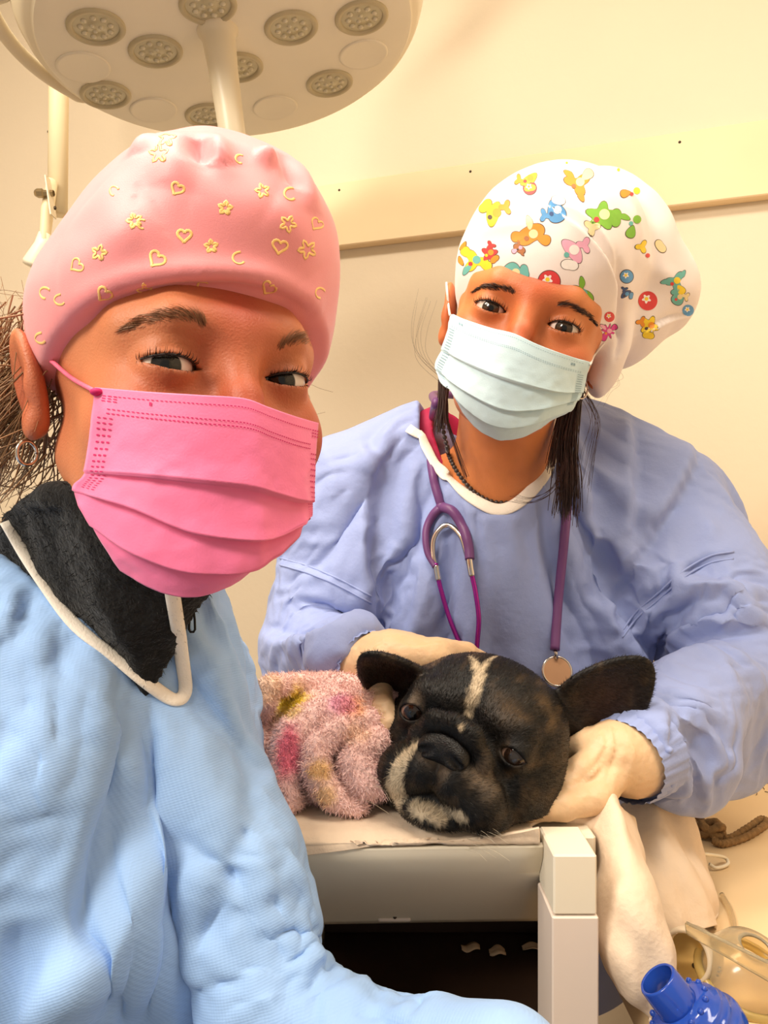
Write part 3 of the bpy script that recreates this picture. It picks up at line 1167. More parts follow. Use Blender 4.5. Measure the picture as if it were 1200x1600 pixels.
def mask_sheet(R, O, ctrl, pleats, depth, nu=90, nv=110, amp=0.0022, seed=0, th=0.0012, cyl=(0.070, -0.022, 0.096), body=None):
    """pleated face mask: a net of photo points dropped on an oval wrapped round the face, pleats standing off it"""
    a, y0, bb = cyl
    rows = []
    for i, row in enumerate(ctrl):
        out = []
        for px, py in row:
            d = ray(px, py)
            o = R.T @ (CAM - O)
            e = R.T @ d
            A = (e[0] / a) ** 2 + (e[1] / bb) ** 2
            Bq = 2 * (o[0] * e[0] / a ** 2 + (o[1] - y0) * e[1] / bb ** 2)
            k = depth[i] if depth is not None else 1.0
            Cq = (o[0] / a) ** 2 + ((o[1] - y0) / bb) ** 2 - k ** 2
            dis = Bq * Bq - 4 * A * Cq
            t = (-Bq - math.sqrt(max(dis, 0))) / (2 * A)
            out.append(CAM + d * t)
        rows.append(out)
    G = grid(rows, nu, nv)
    n = grid_normals(G)
    s = np.sign((n * (G - CAM)).sum(-1).mean())
    n = -n * s                                             # towards the camera side
    v = np.linspace(0, len(ctrl) - 1, nv)
    disp = np.zeros(nv)
    for pv in pleats:
        x = v - pv
        disp += np.where(x < 0, np.exp(x * 2.2), -0.9 * np.exp(-x * 3.0)) * amp
    u = np.linspace(0, 1, nu)
    edge = np.clip(np.minimum(u, 1 - u) * 9, 0.25, 1)
    H = disp[:, None] * edge[None]
    pp = G.reshape(-1, 3) @ R
    cr = crumple(pp * np.array([1, 1, 1.0]), 75, seed, 4).reshape(nv, nu)
    kv = np.clip((v - 0.6) / 1.0, 0, 1)[:, None]
    kv2 = np.clip((v - 1.8) / 1.0, 0, 1)[:, None]
    H = H + 0.0035 * cr * kv2 + 0.0004 * fbm(pp * 120, 2).reshape(nv, nu) * kv
    G = G + n * H[..., None]
    if body is not None:                                   # keep the cloth off the face beneath
        for _ in range(3):
            dd = body(G.reshape(-1, 3)).reshape(nv, nu)
            push = np.clip(0.0028 - dd, 0, 0.02)
            for _ in range(6):
                push[1:-1, 1:-1] = np.maximum(push[1:-1, 1:-1], 0.25 * (push[:-2, 1:-1] + push[2:, 1:-1] + push[1:-1, :-2] + push[1:-1, 2:]))
            G = G + n * push[..., None]
    return G, n


def dashes(G, n, segs, w, h, off=0.0004):
    """pressed stitch marks: little dark dashes lying on the mask. segs: (u, v, length in u, height in v)"""
    V, Fq = [], []
    nv, nu = G.shape[:2]

    def at(u, v):
        x = np.clip(u * (nu - 1), 0, nu - 1.001)
        y = np.clip(v * (nv - 1), 0, nv - 1.001)
        i, j = int(y), int(x)
        fy, fx = y - i, x - j
        g = lambda A: (A[i, j] * (1 - fx) + A[i, j + 1] * fx) * (1 - fy) + (A[i + 1, j] * (1 - fx) + A[i + 1, j + 1] * fx) * fy
        return g(G) + unit(g(n)) * off
    for (u, v, du, dv) in segs:
        k = len(V)
        V += [at(u, v), at(u + du, v), at(u + du, v + dv), at(u, v + dv)]
        Fq.append([k, k + 1, k + 2, k + 3])
    return np.array(V), np.array(Fq)

# ================================================================ person in the pink cap, nearest the camera
M_skinA = mat('warm_tan_skin', (222, 150, 108), 0.5, vcol=True, sss=0.12, sss_s=0.005, bump=[('noise', 900, 0.00025), ('voronoi', 700, 0.0001)])
M_eyeA = mat('eyeball_grey_green', rough=0.12, vcol=True, coat=0.3, spec=0.4)
M_hairA = mat('brown_hair', (150, 112, 76), 0.45, noise=(30, 0.25))
M_browA = mat('brown_brow_hair', (150, 104, 72), 0.55, noise=(60, 0.2))
M_lash = mat('dark_lashes', (34, 24, 20), 0.5, noise=(90, 0.2))
M_capA = mat('pink_satin_cotton', (240, 146, 150), 0.5, sheen=0.3, noise=(20, 0.03), bump=[('noise', 1500, 0.0001)])
M_gold = mat('gold_foil_print', (255, 206, 128), 0.4, metal=0.15, noise=(120, 0.2))
M_maskA = mat('hot_pink_nonwoven', (248, 122, 168), 0.6, sheen=0.2, noise=(60, 0.03), bump=[('noise', 900, 0.00012)])
M_stitchA = mat('dark_pink_pressed_marks', (196, 24, 98), 0.7, noise=(90, 0.1))
M_loopA = mat('pink_elastic', (245, 110, 140), 0.6, noise=(200, 0.1))
M_fleece = mat('black_fleece', (15, 14, 14), 0.95, sheen=0.12, noise=(120, 0.35), bump=[('noise', 420, 0.0015)])
M_gownA = mat('blue_nonwoven_gown_near', (160, 196, 244), 0.72, sheen=0.1, noise=(7, 0.04), bump=[('weave', 4200, 0.000028), ('noise', 120, 0.0003)])
M_trim = mat('white_knit_trim', (252, 242, 228), 0.85, noise=(60, 0.05), bump=[('noise', 700, 0.0004)])
M_silver = mat('polished_silver', (215, 205, 195), 0.18, metal=1.0, noise=(60, 0.05))
M_black = mat('black_metal_zip', (30, 28, 30), 0.35, metal=0.5, noise=(80, 0.2))

RA = rot(35, 3, 1.5)
OA = np.array([-0.0806, 0.383, 1.3208]) - RA @ np.array([0, -0.0735, 0])
perA = thing('person', 'person in a pink cap and hot pink mask leaning into the front left', 'person', (-0.22, 0.5, 0.0))
fA = head_sdf(0.0038, 0.0030, bag=0.0, lid_tilt=0.04)
nA0, nA1 = OA + RA @ np.array([0, 0.022, -0.07]), np.array([-0.205, 0.535, 1.10])


def bodyA(p):
    d = fA((p - OA) @ RA)
    d = smin(d, chain(p, [nA0, 0.5 * (nA0 + nA1) + [0, 0.004, 0], nA1], [0.047, 0.046, 0.058]), 0.025)
    return d


lo, hi = OA - [0.14, 0.13, 0.27], OA + [0.13, 0.14, 0.14]
VA, FA = nets(bodyA, lo, hi, 0.0016)
tA = bvh(VA, FA)
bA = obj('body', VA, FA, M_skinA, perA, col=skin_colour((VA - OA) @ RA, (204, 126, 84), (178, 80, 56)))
for s in (-1, 1):
    eyeball(RA, OA, s, CAM + np.array([-0.015, 0, 0.0]), M_eyeA, bA, (34, 30, 26))
    lashes(RA, OA, fA, s, 40, M_lash, bA, L=0.006, seed=3 + s)
brow(tA, [(322, 515), (305, 500), (280, 494), (245, 496), (218, 505), (196, 514)], 24, 750, M_browA, bA, 1, wd=0.00016, L=0.007)
brow(tA, [(434, 552), (448, 538), (468, 530), (486, 535), (496, 543)], 20, 520, M_browA, bA, 2, wd=0.00016, L=0.007)

# ---- cap
def capA(p):
    q = (p - OA) @ RA
    d = ell(q, (0.003, 0.005, 0.036), (0.0865, 0.096, 0.074))
    d = smin(d, ell(q, (0.012, -0.022, 0.080), (0.070, 0.068, 0.060)), 0.025)
    zh = 0.041 - 0.46 * (q[:, 1] + 0.085) + 0.0 * q[:, 0]
    zh = np.maximum(zh, -0.03)
    d = smax(d, zh - q[:, 2], 0.004)
    return d


V, Fc = nets(capA, OA - [0.14, 0.14, 0.05], OA + [0.14, 0.15, 0.20], 0.0022)
N = normals(V, Fc)
t0 = bvh(V, Fc)
V = folds(V, N, t0, [
    ([(310, 215), (312, 235), (318, 258)], 0.006, -0.006, 'ridge'), ([(335, 212), (340, 235), (352, 262)], 0.007, 0.004, 'ridge'),
    ([(230, 195), (235, 215), (215, 245)], 0.007, 0.003), ([(180, 195), (215, 212), (250, 200)], 0.005, 0.004, 'step'),
    ([(400, 235), (430, 255), (460, 245)], 0.007, 0.004), ([(440, 240), (455, 270), (462, 300)], 0.006, -0.004),
    ([(455, 250), (475, 290), (490, 340)], 0.010, 0.003), ([(270, 205), (280, 250), (265, 300)], 0.012, 0.003),
    ([(110, 480), (200, 440), (320, 425), (430, 440), (500, 480)], 0.006, 0.0022, 'ridge'),
    ([(100, 505), (200, 462), (320, 444), (430, 458), (500, 500)], 0.005, -0.0016, 'ridge'),
    ([(150, 300), (200, 350), (250, 330)], 0.016, 0.003), ([(90, 420), (160, 400), (230, 380)], 0.014, 0.0025),
    ([(420, 320), (460, 360), (490, 430)], 0.014, 0.0025), ([(300, 300), (380, 330), (430, 300)], 0.016, 0.002)], 1.6)
q = (V - OA) @ RA
topk = np.clip((q[:, 2] - 0.09) / 0.07, 0, 1)
V = V + N * (0.0035 * topk * crumple(q, 45, 5, 4) + 0.0012 * fbm(q * 30, 2))[:, None]
capo = obj('cap', V, Fc, M_capA, perA, label='pale pink cap with gold foil print')
tcap = bvh(V, Fc)
r = np.random.RandomState(4)
m = MB()
motifs = [(168, 250), (248, 240), (178, 300), (277, 295), (352, 325), (222, 352), (288, 368), (155, 395), (375, 405), (437, 385), (210, 345), (95, 470), (163, 460), (226, 455), (317, 450),
          (420, 450), (410, 298), (455, 305), (495, 350), (480, 390), (500, 460), (190, 215), (260, 215), (375, 250), (110, 315), (140, 520), (65, 530), (120, 415), (330, 385), (70, 460), (245, 405), (450, 350)]
for k, (x, y) in enumerate(motifs):
    s = 9 + 5 * r.rand()
    a0 = r.rand() * 6.28
    kind = k % 3
    a = np.linspace(0, 6.28, 26)
    if kind == 0:                                            # small heart outline
        u = 16 * np.sin(a) ** 3 / 16
        v = -(13 * np.cos(a) - 5 * np.cos(2 * a) - 2 * np.cos(3 * a) - np.cos(4 * a)) / 16
    elif kind == 1:                                          # blossom outline
        rr = 0.75 + 0.35 * np.cos(5 * a)
        u, v = rr * np.cos(a), rr * np.sin(a)
    else:                                                    # open curl
        a = np.linspace(0.4, 4.6, 22)
        rr = 0.5 + 0.12 * a
        u, v = rr * np.cos(a), rr * np.sin(a) * 0.8
    c, sn = math.cos(a0 * 0.2), math.sin(a0 * 0.2)
    pl = [hit(tcap, x + s * (c * p_ - sn * q_), y + s * (sn * p_ + c * q_), 0.0001) for p_, q_ in zip(u, v)]
    pl = [h[0] for h in pl if h[0] is not None and h[1] @ ray(x, y) < -0.2]
    if len(pl) > 8:
        q = np.array(pl)
        m.ribbon(q, np.array([near(tcap, c_)[1] for c_ in q]), 0.00055 + 0.0002 * r.rand(), 0.00012, 6)
stuff(m.obj('gold_print', M_gold, capo))

# ---- mask
ctrl = [[(148, 605), (230, 612), (310, 617), (380, 622), (420, 636), (460, 650), (498, 661)],
        [(143, 650), (228, 660), (308, 668), (386, 676), (425, 690), (462, 703), (494, 710)],
        [(131, 735), (213, 740), (300, 748), (385, 758), (430, 770), (465, 780), (490, 783)],
        [(112, 765), (203, 790), (295, 828), (388, 842), (432, 838), (464, 822), (488, 806)],
        [(140, 822), (212, 865), (292, 893), (382, 892), (425, 872), (455, 846), (476, 815)],
        [(186, 893), (226, 918), (266, 932), (312, 933), (362, 916), (405, 884), (452, 836)]]
G, n = mask_sheet(RA, OA, ctrl, [2.05, 3.05, 4.0], [1.0, 1.02, 1.03, 1.03, 1.0, 0.9], amp=0.0026, seed=3, cyl=(0.071, -0.020, 0.098), body=bodyA)
V, Fc = sheet(G, 0.0012)
mk = obj('mask', V, Fc, M_maskA, perA, label='hot pink pleated face mask')
segs = []
for v, k in ((0.055, 62), (0.150, 62), (0.175, 62)):
    for i in range(k):
        u = 0.05 + 0.9 * i / k
        segs.append((u, v, 0.0085, 0.0062))
for u0 in (0.025, 0.95):
    for i in range(17):
        for j in range(3):
            segs.append((u0 + j * 0.0175, 0.20 + i * 0.022, 0.009, 0.006))
            if i < 3:
                segs.append((u0 + j * 0.0175 + 0.004, 0.055 + i * 0.02, 0.011, 0.008))
segs.append((0.175, 0.075, 0.008, 0.025))
V, Fc = dashes(G, n, segs, 0, 0)
stuff(obj('stitch_marks', V, Fc, M_stitchA, mk))
earA = OA + RA @ np.array([-0.079, 0.006, 0.022])
c0 = G[4, 1]
lp = [c0 + n[4, 1] * 0.001, hit(tA, 120, 592, 0.0022)[0], hit(tA, 95, 568, 0.003)[0], hit(tA, 80, 552, 0.003)[0], earA + RA @ np.array([0.004, 0.01, 0.006]), earA + RA @ np.array([0.004, 0.022, -0.01])]
MB().tube(catmull(lp, 40), 0.0012, 8).obj('ear_loop', M_loopA, mk)
MB().ball(c0 + n[4, 1] * 0.0006, (0.0032, 0.0032, 0.002), 12).obj('weld_spot', M_stitchA, mk)

# ---- earring
c = OA + RA @ np.array([-0.0785, 0.012, -0.045])
a = np.linspace(0, 2 * math.pi, 40)
MB().tube([c + np.array([0.0055 * math.cos(t) * 0.6, 0.0055 * math.cos(t) * 0.8, 0.0065 * math.sin(t)]) for t in a], 0.0011, 10).obj('earring', M_silver, perA)

# ---- hair behind the ear
r = np.random.RandomState(12)
m = MB()
for k in range(420):
    s = OA + RA @ np.array([-0.07 + 0.012 * r.randn(), 0.06 + 0.02 * r.randn(), 0.0 + 0.02 * r.randn()])
    e = s + np.array([-0.03 - 0.03 * r.rand(), 0.01 + 0.03 * r.randn(), -0.02 - 0.05 * r.rand()])
    md = 0.5 * (s + e) + r.randn(3) * 0.012
    cv = catmull([s, md, e], 10)
    m.tube(cv, np.linspace(0.0006, 0.00015, 10), 4, caps=False)
for k in range(60):                                         # loose frizz
    s = OA + RA @ np.array([-0.085 + 0.006 * r.randn(), 0.05 + 0.02 * r.randn(), 0.01 + 0.02 * r.randn()])
    cv = [s]
    d = unit(np.array([-1, 0.2, 0.35]) + r.randn(3) * 0.6)
    for i in range(5):
        d = unit(d + r.randn(3) * 0.6)
        cv.append(cv[-1] + d * 0.011)
    m.tube(catmull(cv, 16), 0.00016, 3, caps=False)
for k in range(26):                                         # frizz on the far side of the face
    s = OA + RA @ np.array([0.076 + 0.004 * r.randn(), 0.03 + 0.02 * r.randn(), -0.02 + 0.012 * r.randn()])
    cv = [s]
    d = unit(np.array([1, 0.2, 0.2]) + r.randn(3) * 0.5)
    for i in range(4):
        d = unit(d + r.randn(3) * 0.6)
        cv.append(cv[-1] + d * 0.009)
    m.tube(catmull(cv, 14), 0.00012, 3, caps=False)
stuff(m.obj('hair', M_hairA, perA))

# ---- fleece and gown of the front person
tr, tf = np.array([0.616, 0.788, 0.0]), np.array([0.788, -0.616, 0.0])
TA = np.stack([tr, -tf, [0, 0, 1.0]], 1)                   # torso frame: right, back, up
TC = np.array([-0.203, 0.488, 0.0])
shL, elL, foL = np.array([-0.160, 0.570, 1.135]), P(378, 1330, 0.468), P(640, 1680, 0.400)
haL = P(790, 1690, 0.355)
feL = P(420, 1560, 0.445)
shR, elR, haR = np.array([-0.315, 0.40, 1.185]), np.array([-0.40, 0.22, 1.06]), np.array([-0.30, 0.10, 1.16])


def torsoA(p):
    d = ell(p, TC + [0.0, 0.012, 1.045], (0.150, 0.098, 0.17), TA)
    d = smin(d, ell(p, TC + [-0.01, 0.02, 0.78], (0.155, 0.118, 0.30), TA), 0.06)
    d = smin(d, chain(p, [nA1 + [-0.005, 0.0, 0.035], shL], [0.062, 0.052], 0.01), 0.04)
    d = smin(d, cone(p, nA1 + [0.012, 0.004, 0.02], nA1 * 0.55 + nA0 * 0.45 + [0.012, 0.004, 0.0], 0.070, 0.066), 0.02)
    d = smin(d, chain(p, [nA1 + [-0.01, 0.0, 0.04], shR], [0.066, 0.062], 0.01), 0.04)
    return d


openA = [(-0.17, 1.40), (-0.13, 1.32), (-0.080, 1.281), (-0.048, 1.250), (-0.031, 1.199), (-0.010, 1.165), (0.001, 1.141), (0.0075, 1.152), (0.018, 1.195), (0.04, 1.25), (0.07, 1.40)]


def holeA(p):
    q = (p - TC) @ np.stack([tr, tf], 1)
    return np.maximum(poly2(q[:, 0], p[:, 2], openA), -q[:, 1] - 0.06)


def gownA(p):
    d = torsoA(p)
    d = smin(d, chain(p, [shL, elL, feL, foL, haL], [0.048, 0.039, 0.041, 0.036, 0.033], 0.02), 0.008)
    d = smin(d, chain(p, [shR, elR, haR], [0.064, 0.062, 0.045], 0.03), 0.03)
    d = smax(d, -holeA(p), 0.003)
    return d


LOA, HIA = (-0.52, 0.06, 0.72), (0.12, 0.72, 1.33)
V, Fc = nets(gownA, LOA, HIA, 0.0062)
N = normals(V, Fc)
t0 = bvh(V, Fc)
strokesA = [
    ([(228, 1262), (175, 1340), (120, 1420), (60, 1515), (10, 1600)], 0.034, 0.016, 'sharp'), ([(20, 1600), (70, 1530), (130, 1430), (185, 1345), (230, 1270)], 0.045, 0.014, 'step'), ([(20, 1600), (70, 1530), (130, 1430), (185, 1345), (230, 1270)], 0.012, 0.005, 'step'),
    ([(226, 1240), (230, 1300), (230, 1400)], 0.012, 0.010, 'sharp'),
    ([(112, 1010), (150, 1110), (195, 1200), (225, 1262)], 0.022, 0.010, 'sharp'),
    ([(60, 960), (62, 1060), (70, 1160), (66, 1300)], 0.022, 0.009, 'sharp'),
    ([(255, 1100), (262, 1180), (268, 1280), (255, 1400)], 0.014, 0.007, 'sharp'),
    ([(320, 1160), (345, 1210), (372, 1250)], 0.007, 0.006, 'crease'),
    ([(300, 1130), (325, 1190), (350, 1260)], 0.010, 0.004, 'ridge'),
    ([(385, 1120), (388, 1230), (372, 1340), (335, 1440), (300, 1560)], 0.012, 0.012, 'crease'),
    ([(370, 1130), (372, 1230), (352, 1340), (315, 1440), (280, 1560)], 0.013, 0.006, 'ridge'),
    ([(366, 1330), (410, 1312), (480, 1318)], 0.010, 0.007, 'sharp'), ([(372, 1345), (430, 1352), (495, 1372)], 0.010, 0.007, 'sharp'),
    ([(335, 1440), (380, 1395), (430, 1378), (490, 1384)], 0.010, 0.008, 'sharp'), ([(315, 1500), (370, 1450), (430, 1428), (500, 1440)], 0.011, 0.009, 'sharp'),
    ([(350, 1420), (400, 1382), (480, 1350)], 0.008, 0.005, 'crease'), ([(330, 1470), (390, 1425), (480, 1410)], 0.008, 0.006, 'crease'),
    ([(395, 1170), (425, 1190), (455, 1185)], 0.010, 0.005, 'sharp'), ([(392, 1240), (425, 1225), (465, 1235)], 0.010, 0.006, 'sharp'),
    ([(470, 1440), (500, 1500), (470, 1580)], 0.012, 0.008, 'step'), ([(560, 1500), (580, 1540), (560, 1590)], 0.012, 0.008, 'step'),
    ([(640, 1560), (650, 1580), (640, 1599)], 0.010, 0.006, 'ridge'), ([(390, 1500), (430, 1540), (440, 1595)], 0.012, 0.006, 'step'),
    ([(0, 1435), (30, 1490), (55, 1540)], 0.014, 0.010, 'crease'), ([(20, 900), (30, 960), (15, 1020)], 0.010, 0.005, 'step'),
    ([(0, 1020), (60, 1000), (110, 1010)], 0.012, 0.003, 'ridge'), ([(0, 1180), (60, 1230), (110, 1330)], 0.02, 0.006, 'ridge'),
    ([(185, 1380), (205, 1460), (195, 1580)], 0.016, 0.010, 'sharp'), ([(255, 1400), (248, 1500), (240, 1590)], 0.012, 0.008, 'sharp'),
    ([(120, 1440), (130, 1520), (110, 1590)], 0.014, 0.005, 'ridge'), ([(300, 1000), (330, 1060), (350, 1120)], 0.010, 0.004, 'ridge'),
]
pin = ((np.abs(holeA(V)) < 0.008) & (((V - TC) @ tf) > -0.02)) | (V[:, 2] < 0.80) | (np.linalg.norm(V - haL, axis=1) < 0.05) | (np.linalg.norm(V - haR, axis=1) < 0.05) | (((V - TC) @ tf) < -0.06)
V = drape(V, Fc, nets(lambda p: gownA(p) + 0.013, LOA, HIA, 0.012), pin, mass=0.25, bend=0.35, grow=0.15)
V = folds(V, normals(V, Fc), bvh(V, Fc), strokesA, 1.1, 1.3)
gA = obj('gown', V, Fc, M_gownA, perA, label='light blue non-woven surgical gown')
gA.modifiers.new('smooth', 'SUBSURF').levels = 1
gA.modifiers['smooth'].render_levels = 1
tgA = bvh(V, Fc)


def fleeceA(p):
    d = torsoA(p) + 0.017
    ax = unit(nA0 - nA1)
    col = chain(p, [nA0 + ax * 0.01, 0.5 * (nA0 + nA1), nA1 - [0, 0, 0.02]], [0.068, 0.070, 0.070], 0.02)
    col = smin(col, chain(p, [nA0 + [-0.022, 0.01, 0.0], nA1 + [-0.03, 0.0, 0.0]], [0.066, 0.07]), 0.02)
    q = (p - OA) @ RA
    col = smax(col, (q[:, 2] + 0.066 + 0.28 * (q[:, 1] - 0.02)), 0.008)
    d = smin(d, col, 0.02)
    d = np.maximum(d, 1.06 - p[:, 2])
    q = (p - TC) @ np.stack([tr, tf], 1)
    out = poly2(q[:, 0], p[:, 2], openA)
    return np.where(out > 0, np.maximum(d, np.minimum(torsoA(p) + 0.017, out)), d)


V, Fc = nets(fleeceA, (-0.42, 0.33, 1.03), (0.02, 0.72, 1.33), 0.003)
N = normals(V, Fc)
V = V + N * (0.0025 * fbm(V * 38 + 3, 2) + 0.0010 * fbm(V * 300, 2))[:, None]
fl = obj('fleece_jacket', V, Fc, M_fleece, perA, label='black fleece with a high collar')
tfl = bvh(V, Fc)
p, nn, _ = sample(V, Fc, 16000, 5)
r = np.random.RandomState(6)
d0 = nn + r.randn(*p.shape) * 0.9
d0 /= np.linalg.norm(d0, axis=1)[:, None]
Vs, Fs = strands(p, d0, d0 + np.array([0, 0, -0.5]), 0.0035, 0.00022, 6)
stuff(obj('fleece_pile', Vs, Fs, M_fleece, fl))
# trim of the neckline
path = [(-25, 750), (0, 792), (28, 845), (62, 900), (108, 972), (155, 1010), (200, 1042), (245, 1078), (272, 1097), (287, 1088), (291, 1070), (284, 1030), (278, 985), (272, 945), (266, 905)]
pts = []
for x, y in catmull(path, 70):
    best = None
    for tt in (tgA, tfl):
        h = hit(tt, x, y, 0.001)[0]
        if h is not None and (best is None or h[1] < best[1]):
            best = h
    if best is not None:
        pts.append(best)
pts = np.array(pts)
for _ in range(10):
    pts[1:-1] = 0.5 * pts[1:-1] + 0.25 * (pts[:-2] + pts[2:])
pn = np.array([near(tgA, a)[1] for a in pts])
for _ in range(8):
    pn[1:-1] = 0.5 * pn[1:-1] + 0.25 * (pn[:-2] + pn[2:])
MB().ribbon(pts, pn, 0.0042, 0.0017).obj('neck_trim', M_trim, gA)
# zip pull
zp = P(300, 946, min(hit(tgA, 300, 985, 0, 0.46)[0][1], hit(tgA, 300, 960, 0, 0.46)[0][1]) - 0.006)
k = 0.42 / F
m = MB().tube([zp + np.array([0, 0, 0.006]), zp + np.array([0.0005, 0, -0.004])], [0.0022, 0.0026], 10)
lp = [zp + np.array([a * k * 5, 0, -b * k]) for a, b in ((-0.6, 10), (-0.9, 24), (-1, 40), (-0.5, 44), (0.5, 44), (1, 40), (0.9, 24), (0.6, 10), (-0.6, 10))]
m.tube(np.array(lp), 0.00075, 8)
m.obj('zip_pull', M_black, fl)

# ================================================================ person in the patterned cap, behind the dog
M_skinB = mat('light_tan_skin', (222, 158, 112), 0.48, vcol=True, sss=0.12, sss_s=0.005, bump=[('noise', 800, 0.0002)])
M_eyeB = mat('eyeball_brown', rough=0.12, vcol=True, coat=0.3, spec=0.4)
M_hairB = mat('dark_brown_hair', (62, 40, 36), 0.4, noise=(30, 0.3))
M_browB = mat('dark_brown_brow', (66, 42, 30), 0.55, noise=(60, 0.2))
M_capB = mat('white_printed_cotton', (246, 232, 226), 0.6, sheen=0.2, noise=(12, 0.02), bump=[('noise', 1500, 0.0001)])
M_maskB = mat('pale_blue_nonwoven', (204, 230, 238), 0.6, sheen=0.2, noise=(60, 0.02), bump=[('noise', 900, 0.00012)])
M_stitchB = mat('grey_blue_pressed_marks', (142, 172, 186), 0.7, noise=(90, 0.1))
M_loopB = mat('white_elastic', (238, 228, 218), 0.6, noise=(200, 0.1))
M_gownB = mat('blue_nonwoven_gown', (150, 164, 212), 0.68, sheen=0.1, noise=(7, 0.04), bump=[('noise', 160, 0.0005), ('noise', 900, 0.0001)])
M_scrub = mat('crimson_scrub_cotton', (176, 22, 72), 0.7, noise=(60, 0.08), bump=[('noise', 1200, 0.0002)])
M_bead = mat('dark_grey_bead', (74, 66, 64), 0.22, metal=0.3, noise=(60, 0.15))

RB = rot(-12, 8, 18)
OB = np.array([0.1193, 0.622, 1.4117]) - RB @ np.array([0, -0.0735, 0])
perB = thing('person', 'person in a colourful printed cap and pale blue mask bending over the dog', 'person', (0.135, 0.95, 0.0))
fB = head_sdf(0.0045, 0.0036, bag=0.0, lid_tilt=0.03, slim=0.16)
nB0, nB1 = OB + RB @ np.array([0, 0.018, -0.06]), np.array([0.122, 0.795, 1.275])
bL, eL, wL = np.array([-0.050, 0.835, 1.282]), np.array([-0.082, 0.80, 1.105]), P(572, 1040, 0.665)
bR, eR, wR = np.array([0.320, 0.845, 1.272]), np.array([0.357, 0.755, 1.090]), P(985, 1182, 0.60)


def torsoB(p):
    d = ell(p, (0.132, 0.855, 1.09), (0.165, 0.118, 0.21))
    d = smin(d, ell(p, (0.135, 0.88, 0.80), (0.165, 0.125, 0.34)), 0.06)
    d = smin(d, chain(p, [(0.125, 0.82, 1.275), bL], [0.060, 0.052]), 0.05)
    d = smin(d, chain(p, [(0.125, 0.82, 1.275), bR], [0.062, 0.056]), 0.05)
    d = smin(d, cone(p, (0.120, 0.80, 1.25), (0.120, 0.81, 1.30), 0.068, 0.064), 0.03)
    d = smin(d, chain(p, [(0.060, 0.83, 1.338), (0.0, 0.84, 1.312), bL], [0.044, 0.046, 0.050]), 0.03)
    d = smin(d, chain(p, [(0.205, 0.83, 1.342), (0.265, 0.84, 1.318), bR], [0.044, 0.048, 0.054]), 0.03)
    return d


def pxz(pts, y):
    return [tuple(P(a, b, y)[[0, 2]]) for a, b in pts]


openB = pxz([(640, 540), (664, 610), (660, 660), (680, 712), (712, 752), (755, 785), (785, 792), (815, 775), (846, 740), (862, 700), (866, 650), (900, 540)], 0.725)
openS = pxz([(660, 540), (690, 610), (684, 660), (700, 716), (730, 762), (760, 800), (785, 812), (815, 800), (850, 770), (880, 700), (890, 650), (920, 540)], 0.725)


def cutB(p, poly):
    return np.maximum(poly2(p[:, 0], p[:, 2], poly), p[:, 1] - 0.84)


def bodyB(p):
    d = fB((p - OB) @ RB)
    d = smin(d, chain(p, [nB0, 0.5 * (nB0 + nB1) + [0, 0.0, 0], nB1], [0.047, 0.047, 0.056]), 0.02)
    c = np.maximum(torsoB(p) + 0.0170, np.maximum(np.maximum(1.20 - p[:, 2], p[:, 2] - 1.31), np.abs(p[:, 0] - 0.11) - 0.085))
    return smin(d, c, 0.02)


V, Fc = nets(bodyB, (-0.02, 0.58, 1.14), (0.27, 0.86, 1.56), 0.0018)
tB = bvh(V, Fc)
ql = (V - OB) @ RB
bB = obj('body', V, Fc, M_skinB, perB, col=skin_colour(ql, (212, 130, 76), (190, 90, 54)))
for s in (-1, 1):
    eyeball(RB, OB, s, CAM + np.array([0.0, 0, 0.0]), M_eyeB, bB, (62, 46, 34))
    lashes(RB, OB, fB, s, 40, M_lash, bB, seed=13 + s)
brow(tB, [(806, 462), (795, 455), (775, 450), (756, 449), (742, 455)], 11, 420, M_browB, bB, 3, L=0.007, wd=0.0003)
brow(tB, [(868, 476), (885, 478), (905, 486), (922, 497), (932, 508)], 11, 420, M_browB, bB, 4, L=0.007, wd=0.0003)

# ---- scrub top and gown
V, Fc = nets(lambda p: np.maximum(np.maximum(smax(torsoB(p) + 0.0140, -cutB(p, openS), 0.002), np.maximum(1.21 - p[:, 2], np.abs(p[:, 0] - 0.115) - 0.095)), p[:, 2] - 1.375), (-0.08, 0.68, 1.13), (0.34, 0.95, 1.39), 0.003)
obj('scrub_top', V, Fc, M_scrub, perB, label='crimson scrub top under the gown')


def gownB(p):
    d = torsoB(p)
    d = smin(d, chain(p, [bL, eL, wL], [0.055, 0.053, 0.036], 0.03), 0.024)
    d = smin(d, chain(p, [bR, 0.5 * (bR + eR) + [0.008, 0, 0], eR, 0.45 * eR + 0.55 * wR, wR], [0.060, 0.065, 0.056, 0.046, 0.038], 0.03), 0.022)
    d = smax(d, -cutB(p, openB), 0.002)
    # sleeves end open over the gloves
    for w_, e_ in ((wL, eL), (wR, eR)):
        ax = unit(w_ - e_)
        q = p - w_
        loc = np.linalg.norm(q, axis=1) < 0.09
        d = np.where(loc, np.maximum(d, q @ ax), d)
    return d


